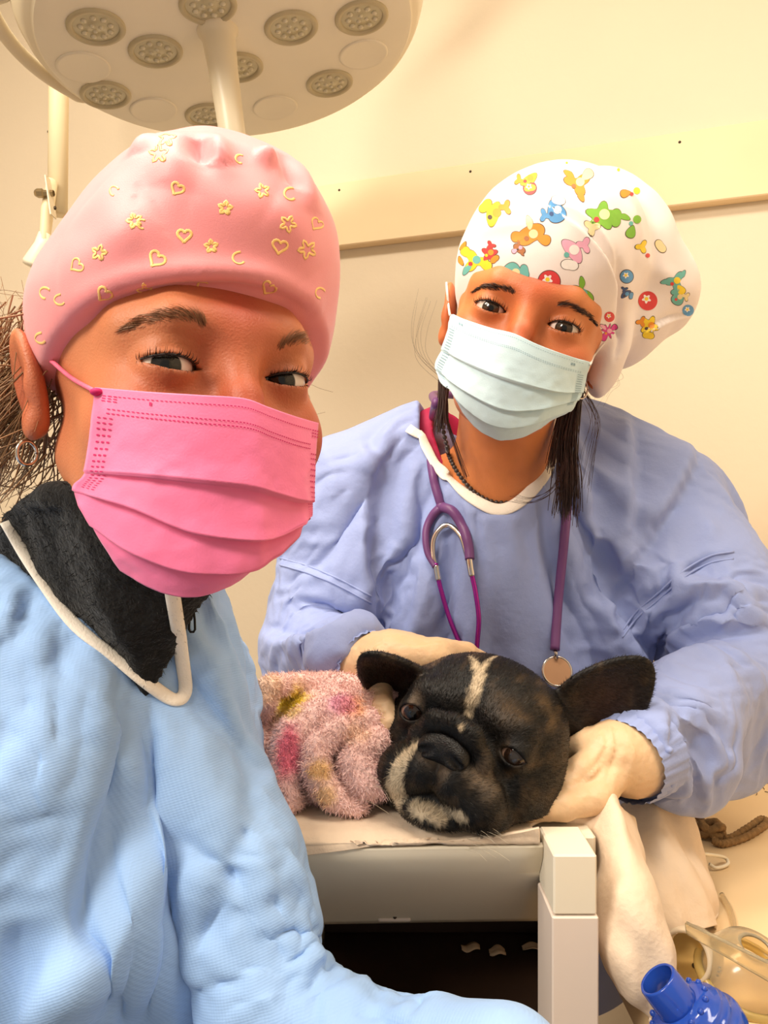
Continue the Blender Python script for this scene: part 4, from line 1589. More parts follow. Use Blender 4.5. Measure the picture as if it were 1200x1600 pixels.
LOB, HIB = (-0.20, 0.50, 0.72), (0.50, 1.03, 1.42)
V, Fc = nets(gownB, LOB, HIB, 0.0062)
N = normals(V, Fc)
t0 = bvh(V, Fc)
strokesB = [
    # picture-right sleeve and shoulder
    ([(990, 665), (988, 740), (986, 850)], 0.012, 0.008, 'step'), ([(1085, 700), (1060, 770), (1000, 860), (960, 935)], 0.012, 0.010, 'step'),
    ([(1035, 795), (1000, 840), (960, 890)], 0.009, -0.008, 'sharp'), ([(960, 935), (965, 965), (972, 990)], 0.008, 0.008, 'step'),
    ([(1140, 865), (1085, 880), (1030, 925), (968, 985)], 0.007, 0.005, 'step'),
    ([(1200, 985), (1120, 985), (1060, 1010), (1015, 1035)], 0.011, 0.012, 'step'), ([(1200, 1080), (1150, 1030), (1105, 995)], 0.012, 0.008, 'sharp'),
    ([(1018, 1060), (1060, 1030), (1100, 1020), (1140, 1060), (1165, 1110)], 0.010, 0.007, 'sharp'),
    ([(1015, 1085), (1060, 1090), (1110, 1120), (1160, 1150)], 0.012, 0.007, 'sharp'), ([(1150, 1225), (1130, 1180), (1110, 1150)], 0.010, 0.008, 'sharp'),
    ([(1040, 1100), (1050, 1160), (1055, 1220)], 0.010, 0.006, 'step'), ([(1055, 1180), (1100, 1160), (1130, 1165)], 0.012, 0.007, 'valley'),
    ([(940, 780), (945, 870), (955, 960)], 0.014, -0.008, 'ridge'), ([(900, 640), (915, 720), (925, 800), (935, 900)], 0.012, 0.007, 'step'),
    ([(880, 760), (890, 850), (895, 960)], 0.014, 0.004, 'ridge'), ([(960, 620), (985, 660), (975, 700)], 0.009, 0.006, 'step'),
    ([(1010, 630), (1050, 690), (1075, 690)], 0.009, 0.005, 'sharp'), ([(1085, 790), (1110, 830), (1095, 850)], 0.009, 0.005, 'sharp'),
    # picture-left
    ([(585, 740), (578, 840), (582, 920), (590, 985)], 0.010, 0.011, 'step'), ([(610, 700), (590, 770), (580, 860)], 0.010, 0.006, 'step'),
    ([(630, 640), (600, 690), (560, 740)], 0.010, 0.006, 'sharp'), ([(540, 660), (575, 690), (580, 740)], 0.010, 0.006, 'step'),
    ([(500, 690), (520, 740), (515, 800)], 0.012, 0.005, 'sharp'), ([(440, 880), (500, 895), (575, 935)], 0.006, 0.004, 'step'),
    ([(410, 985), (470, 1000), (530, 985), (580, 970)], 0.012, 0.011, 'step'), ([(425, 1055), (450, 1010), (500, 1000)], 0.007, 0.007, 'sharp'),
    ([(450, 1055), (490, 1010), (540, 985)], 0.007, 0.007, 'sharp'), ([(480, 1055), (500, 1030), (545, 1000)], 0.006, 0.006, 'sharp'),
    ([(500, 1055), (520, 1030), (560, 1005)], 0.005, 0.005, 'sharp'), ([(460, 830), (500, 850), (560, 830)], 0.014, 0.006, 'sharp'),
    ([(690, 900), (700, 960), (705, 1010)], 0.014, 0.003, 'ridge'), ([(780, 850), (785, 930), (790, 1010)], 0.014, 0.004, 'ridge'),
    ([(640, 760), (635, 860), (640, 960)], 0.014, 0.004, 'ridge'), ([(1190, 980), (1150, 930), (1130, 890)], 0.012, 0.006, 'sharp'),
]
pin = ((np.abs(cutB(V, openB)) < 0.010) & (V[:, 1] < 0.82)) | (V[:, 2] < 0.85) | (np.linalg.norm(V - wL, axis=1) < 0.045) | (np.linalg.norm(V - wR, axis=1) < 0.048) | (V[:, 1] > 0.92)
V = drape(V, Fc, nets(lambda p: gownB(p) + 0.012, LOB, HIB, 0.012), pin, mass=0.14)
V = folds(V, normals(V, Fc), bvh(V, Fc), strokesB, 1.6, 1.4)
gB = obj('gown', V, Fc, M_gownB, perB, label='mid-blue non-woven surgical gown')
gB.modifiers.new('smooth', 'SUBSURF').levels = 1
gB.modifiers['smooth'].render_levels = 1
tgB = bvh(V, Fc)
pts = catmull([(657, 644), (658, 665), (676, 712), (708, 755), (752, 788), (785, 797), (817, 780), (850, 743), (866, 702), (868, 660), (870, 640)], 70)
pts = np.array([hit(tgB, x, y, 0.0008)[0] if hit(tgB, x, y)[0] is not None and hit(tgB, x, y)[0][1] < 0.80 else near(tgB, P(x, y, 0.735), 0.0008)[0] for x, y in pts])
for _ in range(5):
    pts[1:-1] = 0.5 * pts[1:-1] + 0.25 * (pts[:-2] + pts[2:])
pn = np.array([near(tgB, a)[1] for a in pts])
for _ in range(8):
    pn[1:-1] = 0.5 * pn[1:-1] + 0.25 * (pn[:-2] + pn[2:])
MB().ribbon(pts, pn, 0.0062, 0.0017).obj('neck_trim', M_trim, gB)
# sleeve seams: a raised band round each upper arm
for path in ([(438, 872), (480, 884), (530, 905), (580, 932)], [(1146, 862), (1110, 868), (1070, 890), (1030, 925), (995, 955), (972, 985)]):
    for o_ in (0, 11):
        q = hits(tgB, catmull([(x, y + o_) for x, y in path], 40), 0.0004, 0.78)
        for _ in range(4):
            q[1:-1] = 0.5 * q[1:-1] + 0.25 * (q[:-2] + q[2:])
        MB().tube(q, 0.0011, 6).obj('sleeve_seam', M_gownB, gB)
# gathered elastic cuffs
for w_, e_, rr in ((wL, eL, 0.034), (wR, eR, 0.038)):
    ax = unit(w_ - e_)
    u_ = unit(np.cross(ax, [0, 0, 1.0]))
    v_ = np.cross(u_, ax)
    rows = []
    for i, t in enumerate(np.linspace(0, 1, 8)):
        a = np.linspace(0, 2 * math.pi, 97)[:-1]
        r0 = rr * (1.06 - 0.16 * t) + 0.0007 * np.sin(a * 29 + 2 * t) + 0.0005 * np.sin(a * 43)
        rows.append(w_ + ax * (0.030 * t - 0.018) + r0[:, None] * (np.cos(a)[:, None] * u_ + np.sin(a)[:, None] * v_))
    obj('cuff', np.vstack(rows), quads(8, 96, True), M_gownB, gB)

# ---- cap: a close front band and a soft pouch behind
def capB(p):
    q = (p - OB) @ RB
    d = ell(q, (0.0, 0.010, 0.050), (0.0835, 0.102, 0.086))
    d = smin(d, ell(q, (0.078, 0.020, 0.0), (0.017, 0.034, 0.046)), 0.015)
    zh = 0.019 - 0.28 * (q[:, 1] + 0.088)
    zh = np.where(q[:, 0] > 0.02, zh - 0.55 * (q[:, 0] - 0.02), zh)
    d = smax(d, zh - q[:, 2], 0.004)
    d = smin(d, ell(q, (0.004, 0.03, 0.080), (0.082, 0.085, 0.074)), 0.02)
    e = ell(p, P(952, 400, 0.745), (0.066, 0.068, 0.088), ry(D(-24)))
    e = smin(e, ell(p, P(1030, 462, 0.765), (0.036, 0.05, 0.040), ry(D(-20))), 0.03)
    e = smin(e, ell(p, P(968, 520, 0.750), (0.034, 0.05, 0.036)), 0.03)
    return smin(d, e, 0.008)


V, Fc = nets(capB, OB - [0.12, 0.14, 0.12], OB + [0.20, 0.19, 0.20], 0.0022)
N = normals(V, Fc)
t0 = bvh(V, Fc)
V = folds(V, N, t0, [
    ([(780, 300), (850, 320), (910, 360), (950, 410), (970, 470)], 0.008, 0.005, 'step'), ([(840, 310), (900, 330), (945, 375), (968, 430)], 0.006, 0.003, 'sharp'),
    ([(962, 400), (972, 460), (970, 520), (962, 560)], 0.006, -0.010, 'sharp'), ([(720, 380), (790, 350), (850, 350)], 0.008, 0.003),
    ([(1000, 400), (1040, 430), (1075, 470)], 0.010, 0.003), ([(1000, 520), (1040, 500), (1080, 490)], 0.008, 0.005, 'step'),
    ([(830, 270), (860, 300), (840, 340)], 0.010, 0.002), ([(960, 290), (990, 340), (1000, 390)], 0.012, 0.003)])
q = (V - OB) @ RB
V = V + N * (0.0022 * crumple(q, 36, 8, 4) * np.clip((q[:, 1] + 0.06) / 0.05, 0.2, 1) + 0.001 * fbm(q * 30, 2))[:, None]
cpB = obj('cap', V, Fc, M_capB, perB, label='white cotton cap with a colourful print')
tcB = bvh(V, Fc)
# the print: plain leaves, blossoms, stars, drops and spots in the cloth's colours, lying flat on it
INK = {k: mat('print_' + k, v, 0.6, noise=(90, 0.06)) for k, v in dict(
    yellow=(250, 214, 50), orange=(238, 150, 48), red=(222, 66, 66), green=(130, 186, 60), teal=(112, 186, 176), blue=(96, 160, 214), pink=(244, 176, 200), brown=(176, 110, 62),
    cream=(246, 224, 170), dark=(88, 70, 60), magenta=(220, 60, 150), navy=(70, 92, 140), white=(250, 244, 238)).items()}
INKS = list(INK)


def shape_pts(kind, n=40):
    a = np.linspace(0, 2 * math.pi, n, endpoint=False)
    if kind == 'spot':
        r = np.ones(n)
    elif kind == 'blossom':
        r = 0.78 + 0.22 * np.cos(5 * a)
    elif kind == 'star':
        r = 0.72 + 0.28 * np.cos(8 * a) * np.sign(1)
    elif kind == 'trefoil':
        r = 0.72 + 0.3 * np.cos(3 * a)
    elif kind == 'leaf':
        return np.stack([np.cos(a) * (0.42 + 0.12 * np.cos(a)), np.sin(a) * np.abs(np.sin(a)) ** 0.4], 1)
    elif kind == 'drop':
        return np.stack([np.cos(a) * 0.62 * (1 - 0.45 * np.sin(a)), np.sin(a)], 1)
    else:                                                  # bean
        r = 0.8 + 0.18 * np.cos(2 * a) + 0.12 * np.sin(a)
    return np.stack([r * np.cos(a), r * np.sin(a)], 1)


mp = MB()


def motif(kind, x, y, s, ink, ang=0.0, asp=1.0, lift=0.00015):
    o = shape_pts(kind)
    c, sn = math.cos(ang), math.sin(ang)
    rows = []
    for k in np.linspace(0, 1, 6):
        q = o * k * s * np.array([1, asp])
        rows.append(np.stack([x + q[:, 0] * c - q[:, 1] * sn, y + q[:, 0] * sn + q[:, 1] * c], 1))
    P3 = np.zeros((6, 40, 3))
    for i in range(6):
        for j in range(40):
            h, nn = hit(tcB, rows[i][j, 0], rows[i][j, 1], lift)
            if h is None:
                return False
            P3[i, j] = h
    if np.abs(np.diff(P3[:, :, 1], axis=0)).max() > 0.008:
        return False
    mp.add(P3.reshape(-1, 3), quads(6, 40, True), INKS.index(ink))
    return True


def sprig(x, y, s, main, second, third, seed):
    """a little plant-like cluster of a few plain shapes with a dark edge"""
    r = np.random.RandomState(seed)
    kinds = ['leaf', 'bean', 'drop', 'trefoil', 'blossom', 'star']
    k0 = kinds[seed % 6]
    a = r.rand() * 6.28
    s = s * 1.25
    for ink, ds, lf in (('dark', 1.3, 0.00012), (main, 0, 0.00022)):
        motif(k0, x, y, s + ds, ink, a, 0.85, lf)
    for j in range(2 + seed % 2):
        b = a + 1.9 * j + r.rand() * 0.6
        xx, yy = x + s * 0.85 * math.cos(b), y + s * 0.85 * math.sin(b)
        kk = kinds[(seed + j * 2 + 1) % 4]
        for ink, ds, lf in (('dark', 1.1, 0.00016), ((main, second)[j % 2], 0, 0.00028)):
            motif(kk, xx, yy, s * 0.52 + ds, ink, b + 1.57, 0.9, lf)
    motif('spot', x + s * 0.15, y - s * 0.1, s * 0.3, second, 0, 1, 0.00034)
    motif('spot', x - s * 0.3, y + s * 0.2, s * 0.16, third, 0, 1, 0.00036)


SPR = [(773, 335, 19, 'yellow', 'orange', 'dark'), (830, 368, 19, 'orange', 'cream', 'brown'), (868, 330, 17, 'blue', 'white', 'navy'), (903, 287, 18, 'orange', 'cream', 'brown'),
       (940, 338, 22, 'green', 'cream', 'red'), (992, 345, 17, 'green', 'green', 'teal'), (893, 393, 21, 'pink', 'white', 'teal'), (908, 460, 17, 'green', 'teal', 'dark'),
       (803, 428, 17, 'teal', 'cream', 'dark'), (742, 408, 17, 'yellow', 'teal', 'red'), (765, 396, 12, 'red', 'orange', 'yellow'), (715, 395, 13, 'orange', 'yellow', 'dark'),
       (826, 280, 14, 'yellow', 'orange', 'red'), (992, 300, 14, 'orange', 'yellow', 'red'), (1018, 395, 17, 'yellow', 'cream', 'red'), (1055, 440, 14, 'teal', 'yellow', 'red'),
       (1015, 510, 14, 'yellow', 'orange', 'dark'), (950, 518, 10, 'magenta', 'pink', 'orange'), (978, 460, 8, 'navy', 'blue', 'dark'), (812, 388, 8, 'brown', 'pink', 'dark'), (1060, 465, 11, 'teal', 'cream', 'red')]
for k, (x, y, s, a_, b_, c_) in enumerate(SPR):
    sprig(x, y, s, a_, b_, c_, k)
for k, (x, y, s, ink) in enumerate([(858, 440, 17, 'red'), (968, 268, 12, 'red'), (887, 257, 10, 'red'), (828, 294, 10, 'red'), (1012, 470, 15, 'red'), (937, 246, 10, 'blue'), (979, 432, 10, 'blue'), (952, 495, 8, 'red'), (1075, 485, 9, 'blue')]):
    motif('spot', x, y, s + 1.2, 'dark', 0, 1, 0.00012)
    motif('spot', x, y, s, ink, 0, 1, 0.00022)
    motif('blossom', x - s * 0.15, y - s * 0.2, s * 0.5, 'white', 0.4, 1, 0.0003)
    motif('spot', x - s * 0.15, y - s * 0.2, s * 0.2, 'yellow', 0.4, 1, 0.00036)
stuff(mp.obj('printed_motifs', [INK[k] for k in INKS], cpB, smooth=True))

# ---- mask
ctrl = [[(703, 490), (735, 502), (770, 513), (803, 521), (840, 538), (880, 553), (921, 566)],
        [(700, 512), (733, 527), (770, 541), (803, 550), (840, 566), (878, 579), (917, 588)],
        [(690, 545), (725, 564), (765, 582), (800, 594), (840, 605), (872, 612), (911, 613)],
        [(679, 575), (712, 600), (753, 625), (792, 640), (833, 640), (867, 633), (904, 625)],
        [(698, 605), (724, 632), (757, 658), (790, 668), (828, 663), (860, 652), (892, 643)],
        [(722, 645), (742, 668), (762, 682), (786, 689), (815, 685), (843, 672), (866, 656)]]
G, n = mask_sheet(RB, OB, ctrl, [2.05, 3.05, 4.0], [1.0, 1.02, 1.03, 1.03, 1.0, 0.9], amp=0.0022, seed=9, cyl=(0.070, -0.020, 0.097), body=bodyB)
V, Fc = sheet(G, 0.0012)
mkB = obj('mask', V, Fc, M_maskB, perB, label='pale blue pleated face mask')
segs = []
for v, k in ((0.045, 60), (0.16, 60), (0.175, 60)):
    for i in range(k):
        segs.append((0.04 + 0.92 * i / k, v, 0.008, 0.005))
for u0 in (0.02, 0.935):
    for i in range(20):
        segs.append((u0, 0.20 + i * 0.024, 0.04, 0.007))
for u0 in (0.09, 0.885):
    segs += [(u0, 0.075, 0.01, 0.03), (u0 + 0.015, 0.075, 0.01, 0.03)]
V, Fc = dashes(G, n, segs, 0, 0)
stuff(obj('stitch_marks', V, Fc, M_stitchB, mkB))
for i, j, far in ((4, 1, [(700, 480), (699, 460), (700, 444)]), (4, 88, [(928, 556), (936, 545), (944, 536)])):
    c0 = G[i, j] + n[i, j] * 0.001
    lp = [c0] + [hit(tB, x, y, 0.002, 0.66)[0] for x, y in far]
    MB().tube(catmull(lp, 24), 0.0011, 8).obj('ear_loop', M_loopB, mkB)

# ---- hoop earring, necklace, hair
c = hit(tB, 905, 600, 0.0, 0.69)[0]
c = np.array([P(908, 607, 0.69)])[0]
a = np.linspace(0, 2 * math.pi, 40)
MB().tube([c + np.array([0.0065 * math.cos(t), 0.002 * math.cos(t), 0.0095 * math.sin(t)]) for t in a], 0.0008, 8).obj('hoop_earring', M_silver, perB)
path = catmull([(690, 640), (694, 680), (705, 715), (722, 745), (745, 770), (770, 783), (796, 785)], 120)
q = hits(tB, path, 0.002, 0.72)
for _ in range(6):
    q[1:-1] = 0.5 * q[1:-1] + 0.25 * (q[:-2] + q[2:])
neck = MB().tube(q, 0.0006, 6).obj('necklace', M_bead, perB)
s = np.concatenate([[0], np.cumsum(np.linalg.norm(np.diff(q, axis=0), axis=1))])
ball = None
for t in np.arange(0.002, s[-1], 0.0050):
    p_ = np.array([np.interp(t, s, q[:, k]) for k in range(3)])
    if ball is None:
        ball = MB().ball((0, 0, 0), 0.0024, 10).obj('bead', M_bead, neck, loc=None)
        ball.data.transform(__import__('mathutils').Matrix.Translation(Vector(origin_of(neck))))
        o = ball
    else:
        o = ball.copy()
        COL.objects.link(o)
        o.parent = neck
    o.location = Vector(p_ - origin_of(neck))
r = np.random.RandomState(21)
m = MB()


def lock(m, path, n, spread, rad, y0, y1, seed):
    """a lock of hair: strands running together along photo points, at depths y0 to y1"""
    r = np.random.RandomState(seed)
    k = len(path)
    base = np.array([P(x, y, y0 + (y1 - y0) * i / (k - 1)) for i, (x, y) in enumerate(path)])
    for _ in range(n):
        o = r.randn(3) * spread
        w_ = np.linspace(0.4, 1.0, k)[:, None]
        cv = catmull(base + o * w_ + r.randn(k, 3) * spread * 0.22, 4 * k)
        m.tube(cv, np.linspace(rad, rad * 0.5, len(cv)), 4, caps=False)


lock(m, [(905, 590), (893, 650), (886, 700), (888, 745), (886, 800)], 150, 0.0058, 0.00055, 0.715, 0.715, 1)
lock(m, [(880, 640), (868, 690), (862, 730)], 40, 0.004, 0.0005, 0.715, 0.712, 2)
lock(m, [(700, 600), (697, 650), (712, 700), (728, 745)], 10, 0.0016, 0.0004, 0.700, 0.715, 3)
lock(m, [(690, 590), (690, 630), (686, 670)], 60, 0.0030, 0.0005, 0.715, 0.712, 4)
lock(m, [(885, 720), (865, 765), (830, 785), (800, 782)], 8, 0.0022, 0.00025, 0.700, 0.70, 5)
lock(m, [(905, 600), (930, 650), (925, 700), (915, 760)], 14, 0.006, 0.0002, 0.70, 0.70, 6)
lock(m, [(700, 600), (660, 560), (655, 520), (668, 470)], 7, 0.005, 0.00012, 0.72, 0.72, 7)
lock(m, [(960, 575), (965, 590), (950, 600), (935, 620)], 7, 0.005, 0.00012, 0.72, 0.72, 8)
stuff(m.obj('hair', M_hairB, perB))

# ================================================================ the dog
M_fur = mat('dog_coat', (24, 20, 18), 0.5, vcol=True, spec=0.35, bump=[('noise', 500, 0.0006)])
M_furh = mat('dog_hair', (24, 20, 18), 0.42, vcol=True, spec=0.25)
M_nose = mat('black_nose_leather', (20, 18, 18), 0.45, spec=0.4, noise=(90, 0.2), bump=[('voronoi', 900, 0.0003)])
M_deye = mat('dark_dog_eye', rough=0.08, vcol=True, coat=0.5, spec=0.5)
RD = rot(-25, -5, 15)
OD = P(758, 1128, 0.588)
dog = thing('dog', 'black and white bulldog resting its head on the white pad', 'dog', (0.02, 0.61, ZT))


def earD(p, c, a, n, r, cup, k=0.004):
    """one bat ear: a cupped leaf. a: long axis towards the tip, n: way the inside faces"""
    a = unit(a)
    n = unit(np.asarray(n) - a * (np.asarray(n) @ a))
    b = np.cross(n, a)
    B = np.stack([a, b, n], 1)
    q = (p - c) @ B
    # widest near the base, rounded at the tip
    wv = 1.0 + 0.28 * np.clip(-q[:, 0] / r[0], -1, 1)
    q2 = q.copy()
    q2[:, 1] = q[:, 1] / wv
    q2[:, 2] = q[:, 2] - 5.0 * q[:, 1] ** 2
    d = ell(q2, (0, 0, 0), r)
    e = ell(q2 - np.array([0.003, 0, cup]), (0, 0, 0), (r[0] * 0.9, r[1] * 0.84, r[2]))
    return smax(d, -e, k)


earL = (P(618, 1058, 0.590), P(566, 1020, 0.560) - P(655, 1085, 0.605), np.array([-0.25, -0.85, -0.45]), (0.042, 0.028, 0.0085), 0.0075)
earR = (P(944, 1092, 0.600), P(1012, 1036, 0.592) - P(885, 1140, 0.610), np.array([-0.05, -0.95, -0.2]), (0.048, 0.034, 0.0090), 0.0080)
DEY, DEZ = -0.053, 0.002
DEX = 0.040


def dogf(p):
    q = (p - OD) @ RD
    s = q.copy()
    s[:, 0] = np.abs(s[:, 0])
    d = ell(s, (0, 0.0, 0.004), (0.064, 0.060, 0.048))
    d = smin(d, ell(s, (0.040, -0.018, -0.028), (0.031, 0.044, 0.040)), 0.02)
    d = smin(d, ell(s, (0, -0.03, -0.045), (0.045, 0.05, 0.034)), 0.02)
    # brow ridges and the furrow between them
    d = smin(d, ell(s, (0.030, -0.047, 0.016), (0.020, 0.014, 0.012)), 0.012)
    d = smax(d, -chain(s, [(0, -0.064, 0.036), (0, -0.064, 0.004)], [0.004, 0.006]), 0.012)
    # muzzle
    s0 = s
    s = s - np.array([0, 0, 0.011])
    d = smin(d, ell(s, (0, -0.064, -0.026), (0.030, 0.024, 0.021)), 0.012)
    d = smin(d, chain(s, [(0.012, -0.082, -0.034), (0.028, -0.074, -0.045), (0.041, -0.056, -0.066)], [0.0165, 0.0185, 0.015]), 0.006)
    d = smax(d, -chain(s, [(0, -0.104, -0.028), (0, -0.098, -0.052)], [0.0022, 0.0030]), 0.004)
    # chin and lower lip under the flews
    d = smin(d, ell(s, (0, -0.068, -0.066), (0.028, 0.024, 0.013)), 0.004)
    d = smin(d, ell(s, (0, -0.040, -0.066), (0.046, 0.040, 0.018)), 0.012)
    # wrinkle rolled over the nose, cheek folds
    d = smin(d, chain(s, [(0, -0.085, 0.002), (0.014, -0.083, -0.002), (0.024, -0.077, -0.016), (0.028, -0.071, -0.030)], [0.0078, 0.0078, 0.0070, 0.0055]), 0.0035)
    d = smin(d, chain(s, [(0.046, -0.050, -0.030), (0.056, -0.032, -0.045), (0.052, -0.018, -0.066)], [0.008, 0.009, 0.009]), 0.007)
    s = s0
    # eyes
    ec = np.array([DEX, DEY, DEZ])
    u = s - ec
    d = smin(d, np.linalg.norm(u, axis=1) - 0.0128, 0.006)
    X, Z = u[:, 0], u[:, 2] + 0.12 * u[:, 0]
    up = np.where(q[:, 0] < 0, 0.0064, 0.0048)
    lw = 0.0092
    R1 = (lw * lw + up ** 2) / (2 * up)
    R2 = (lw * lw + 0.0055 ** 2) / (2 * 0.0055)
    lens = np.maximum(np.hypot(X, Z - (up - R1)) - R1, np.hypot(X, Z + (0.0055 - R2)) - R2)
    lens = np.maximum(lens, u[:, 1] + 0.002)
    d = smax(d, -lens, 0.0015)
    # ears with a thick root
    el = smin(earD(p, *earL), cone(p, P(652, 1082, 0.606), P(668, 1075, 0.606), 0.012, 0.016), 0.012)
    er = smin(earD(p, *earR), cone(p, P(893, 1125, 0.612), P(872, 1115, 0.612), 0.016, 0.018), 0.012)
    d = smin(d, el, 0.008)
    d = smin(d, er, 0.008)
    # neck, chest and the body lying under the blanket
    b = ell(p, P(655, 1225, 0.605), (0.040, 0.036, 0.030))
    b = smin(b, cone(p, (0.075, 0.635, 1.068), (-0.02, 0.645, 1.062), 0.040, 0.036), 0.03)
    d = smin(d, b, 0.012)
    return smax(d, (ZT + 0.0102) - p[:, 2], 0.006)


V, Fc = nets(dogf, (-0.075, 0.47, 1.015), (0.23, 0.72, 1.165), 0.0016)
N = normals(V, Fc)
td = bvh(V, Fc)
q = (V - OD) @ RD
n1 = fbm(q * np.array([60, 25, 60]), 3)
n2 = fbm(q * np.array([150, 50, 90]) + 9, 2)
BLK, TAN, WHT, GRY = lin((12, 10, 9)), lin((96, 74, 48)), lin((206, 186, 156)), lin((120, 104, 88))
col = np.tile(BLK, (len(V), 1))


def paint(c, k):
    global col
    k = np.clip(k, 0, 1)[:, None]
    col = col * (1 - k) + c * k


def spot(pts, rad):
    """falloff around photo points laid on the coat"""
    P3 = [hit(td, x, y)[0] for x, y in pts]
    P3 = np.array([p for p in P3 if p is not None])
    if len(P3) > 1:
        P3 = catmull(P3, 6 * len(P3))
    rad = np.broadcast_to(np.asarray(rad, float), (len(P3),)) if np.ndim(rad) == 0 else np.interp(np.linspace(0, 1, len(P3)), np.linspace(0, 1, len(rad)), rad)
    d = np.min(np.stack([np.linalg.norm(V - p, axis=1) / r for p, r in zip(P3, rad)]), axis=0)
    return d


br = np.clip(n2 * 1.4 - 0.25, 0, 1)
paint(TAN, 0.30 * br * (q[:, 2] > -0.06))                                              # brindle all over
paint(TAN * 1.1, 0.75 * np.exp(-spot([(790, 1100), (800, 1115)], 0.010) ** 2) * (0.6 + 0.6 * n2))
paint(TAN, 0.7 * np.exp(-spot([(690, 1030), (740, 1022), (800, 1030), (850, 1055)], 0.012) ** 2) * (0.5 + 0.7 * n2))
paint(TAN, 0.6 * np.exp(-spot([(850, 1090), (862, 1120)], 0.012) ** 2) * (0.4 + 0.9 * n2))
paint(TAN, 0.6 * np.exp(-spot([(800, 1190), (850, 1200), (880, 1215)], 0.012) ** 2) * (0.3 + 0.9 * n2))
paint(GRY, 0.65 * np.exp(-spot([(640, 1085), (645, 1140)], 0.008) ** 2) * (0.5 + 0.7 * n2))
nf = fbm(q * np.array([520, 160, 260]), 2)
paint(WHT, np.clip(1.5 - spot([(734, 1026), (748, 1052), (741, 1085), (730, 1115), (721, 1138)], [0.0016, 0.0042, 0.0040, 0.0034, 0.0020]) - 0.55 * nf, 0, 1))
paint(WHT, np.clip(1.4 - spot([(772, 1026), (753, 1045)], [0.0014, 0.0036]) - 0.55 * nf, 0, 1))
paint(WHT, np.clip(1.5 - spot([(650, 1165), (628, 1190), (618, 1225), (622, 1250)], [0.004, 0.0055, 0.006, 0.006]) - 0.5 * nf, 0, 1))
paint(WHT, 0.9 * np.clip(1.5 - spot([(650, 1262), (680, 1272), (720, 1276)], [0.005, 0.0055, 0.004]) - 0.5 * nf, 0, 1))
paint(GRY * 1.1, 0.85 * np.exp(-spot([(735, 1200), (755, 1220)], 0.012) ** 2) * (0.55 + 0.8 * n2))
paint(GRY, 0.5 * np.exp(-spot([(668, 1185), (700, 1200)], 0.007) ** 2) * (0.5 + 0.8 * n2))
chest = np.exp(-np.maximum(0, np.linalg.norm(V - P(632, 1250, 0.585), axis=1) - 0.022) ** 2 / 0.006 ** 2) * (q[:, 1] > -0.035)
paint(lin((206, 176, 140)), chest)
inner = np.zeros(len(V))
for (c, a, n, r, cu) in (earL, earR):
    inner = np.maximum(inner, np.exp(-(np.linalg.norm(V - c - np.array([0, -0.003, -0.002]), axis=1) / 0.024) ** 2) * np.clip((N @ unit(n)), 0, 1))
paint(lin((58, 36, 28)), 0.8 * inner)
db = obj('body', V, Fc, M_fur, dog, col=col)
# short coat
p, nn, vi = sample(V, Fc, 60000, 3, weight=np.where(V[:, 0] < -0.03, 0.1, 1.0))
r = np.random.RandomState(8)
flow = np.tile(RD @ np.array([0, 1.0, -0.15]), (len(p), 1)) + 0.35 * (p - (OD + RD @ np.array([0, -0.09, -0.02]))) / 0.05
flow -= nn * (flow * nn).sum(1)[:, None]
flow /= np.maximum(np.linalg.norm(flow, axis=1), 1e-6)[:, None]
d0 = flow + nn * 0.28 + r.randn(*p.shape) * 0.16
d0 /= np.linalg.norm(d0, axis=1)[:, None]
d1 = flow + nn * 0.05 + r.randn(*p.shape) * 0.16
d1 /= np.linalg.norm(d1, axis=1)[:, None]
eyes = [OD + RD @ np.array([s_ * DEX, DEY - 0.011, DEZ]) for s_ in (-1, 1)]
L = 0.0034 * (0.6 + 0.8 * r.rand(len(p)))
for e in eyes + [OD + RD @ np.array([0, -0.098, -0.005])]:
    L *= np.clip((np.linalg.norm(p - e, axis=1) - 0.008) / 0.012, 0.05, 1)
Vs, Fs = strands(p, d0, d1, L, 0.00016, 9, nn)
hc = col[vi] * (0.6 + 0.8 * r.rand(len(p), 1) ** 2) + 0.001 + (r.rand(len(p), 1) > 0.95) * 0.03
stuff(obj('short_coat', Vs, Fs, M_furh, db, col=np.repeat(hc, 5, 0)))
# whiskers
m = MB()
for k in range(22):
    s_ = -1 if k % 2 else 1
    a = OD + RD @ np.array([s_ * (0.030 + 0.008 * r.rand()), -0.084 + 0.01 * r.rand(), -0.045 - 0.02 * r.rand()])
    dr = unit(RD @ np.array([s_ * 1.0, -0.25 + 0.2 * r.randn(), 0.12 + 0.3 * abs(r.randn())]))
    l = 0.014 + 0.012 * r.rand()
    m.tube(catmull([a - dr * 0.004, a + dr * l * 0.5 + [0, 0, 0.001], a + dr * l - [0, 0, 0.002]], 8), np.linspace(0.00016, 0.00005, 8), 4, caps=False)
stuff(m.obj('whiskers', mat('pale_whisker', (205, 190, 165), 0.4, noise=(50, 0.1)), db))
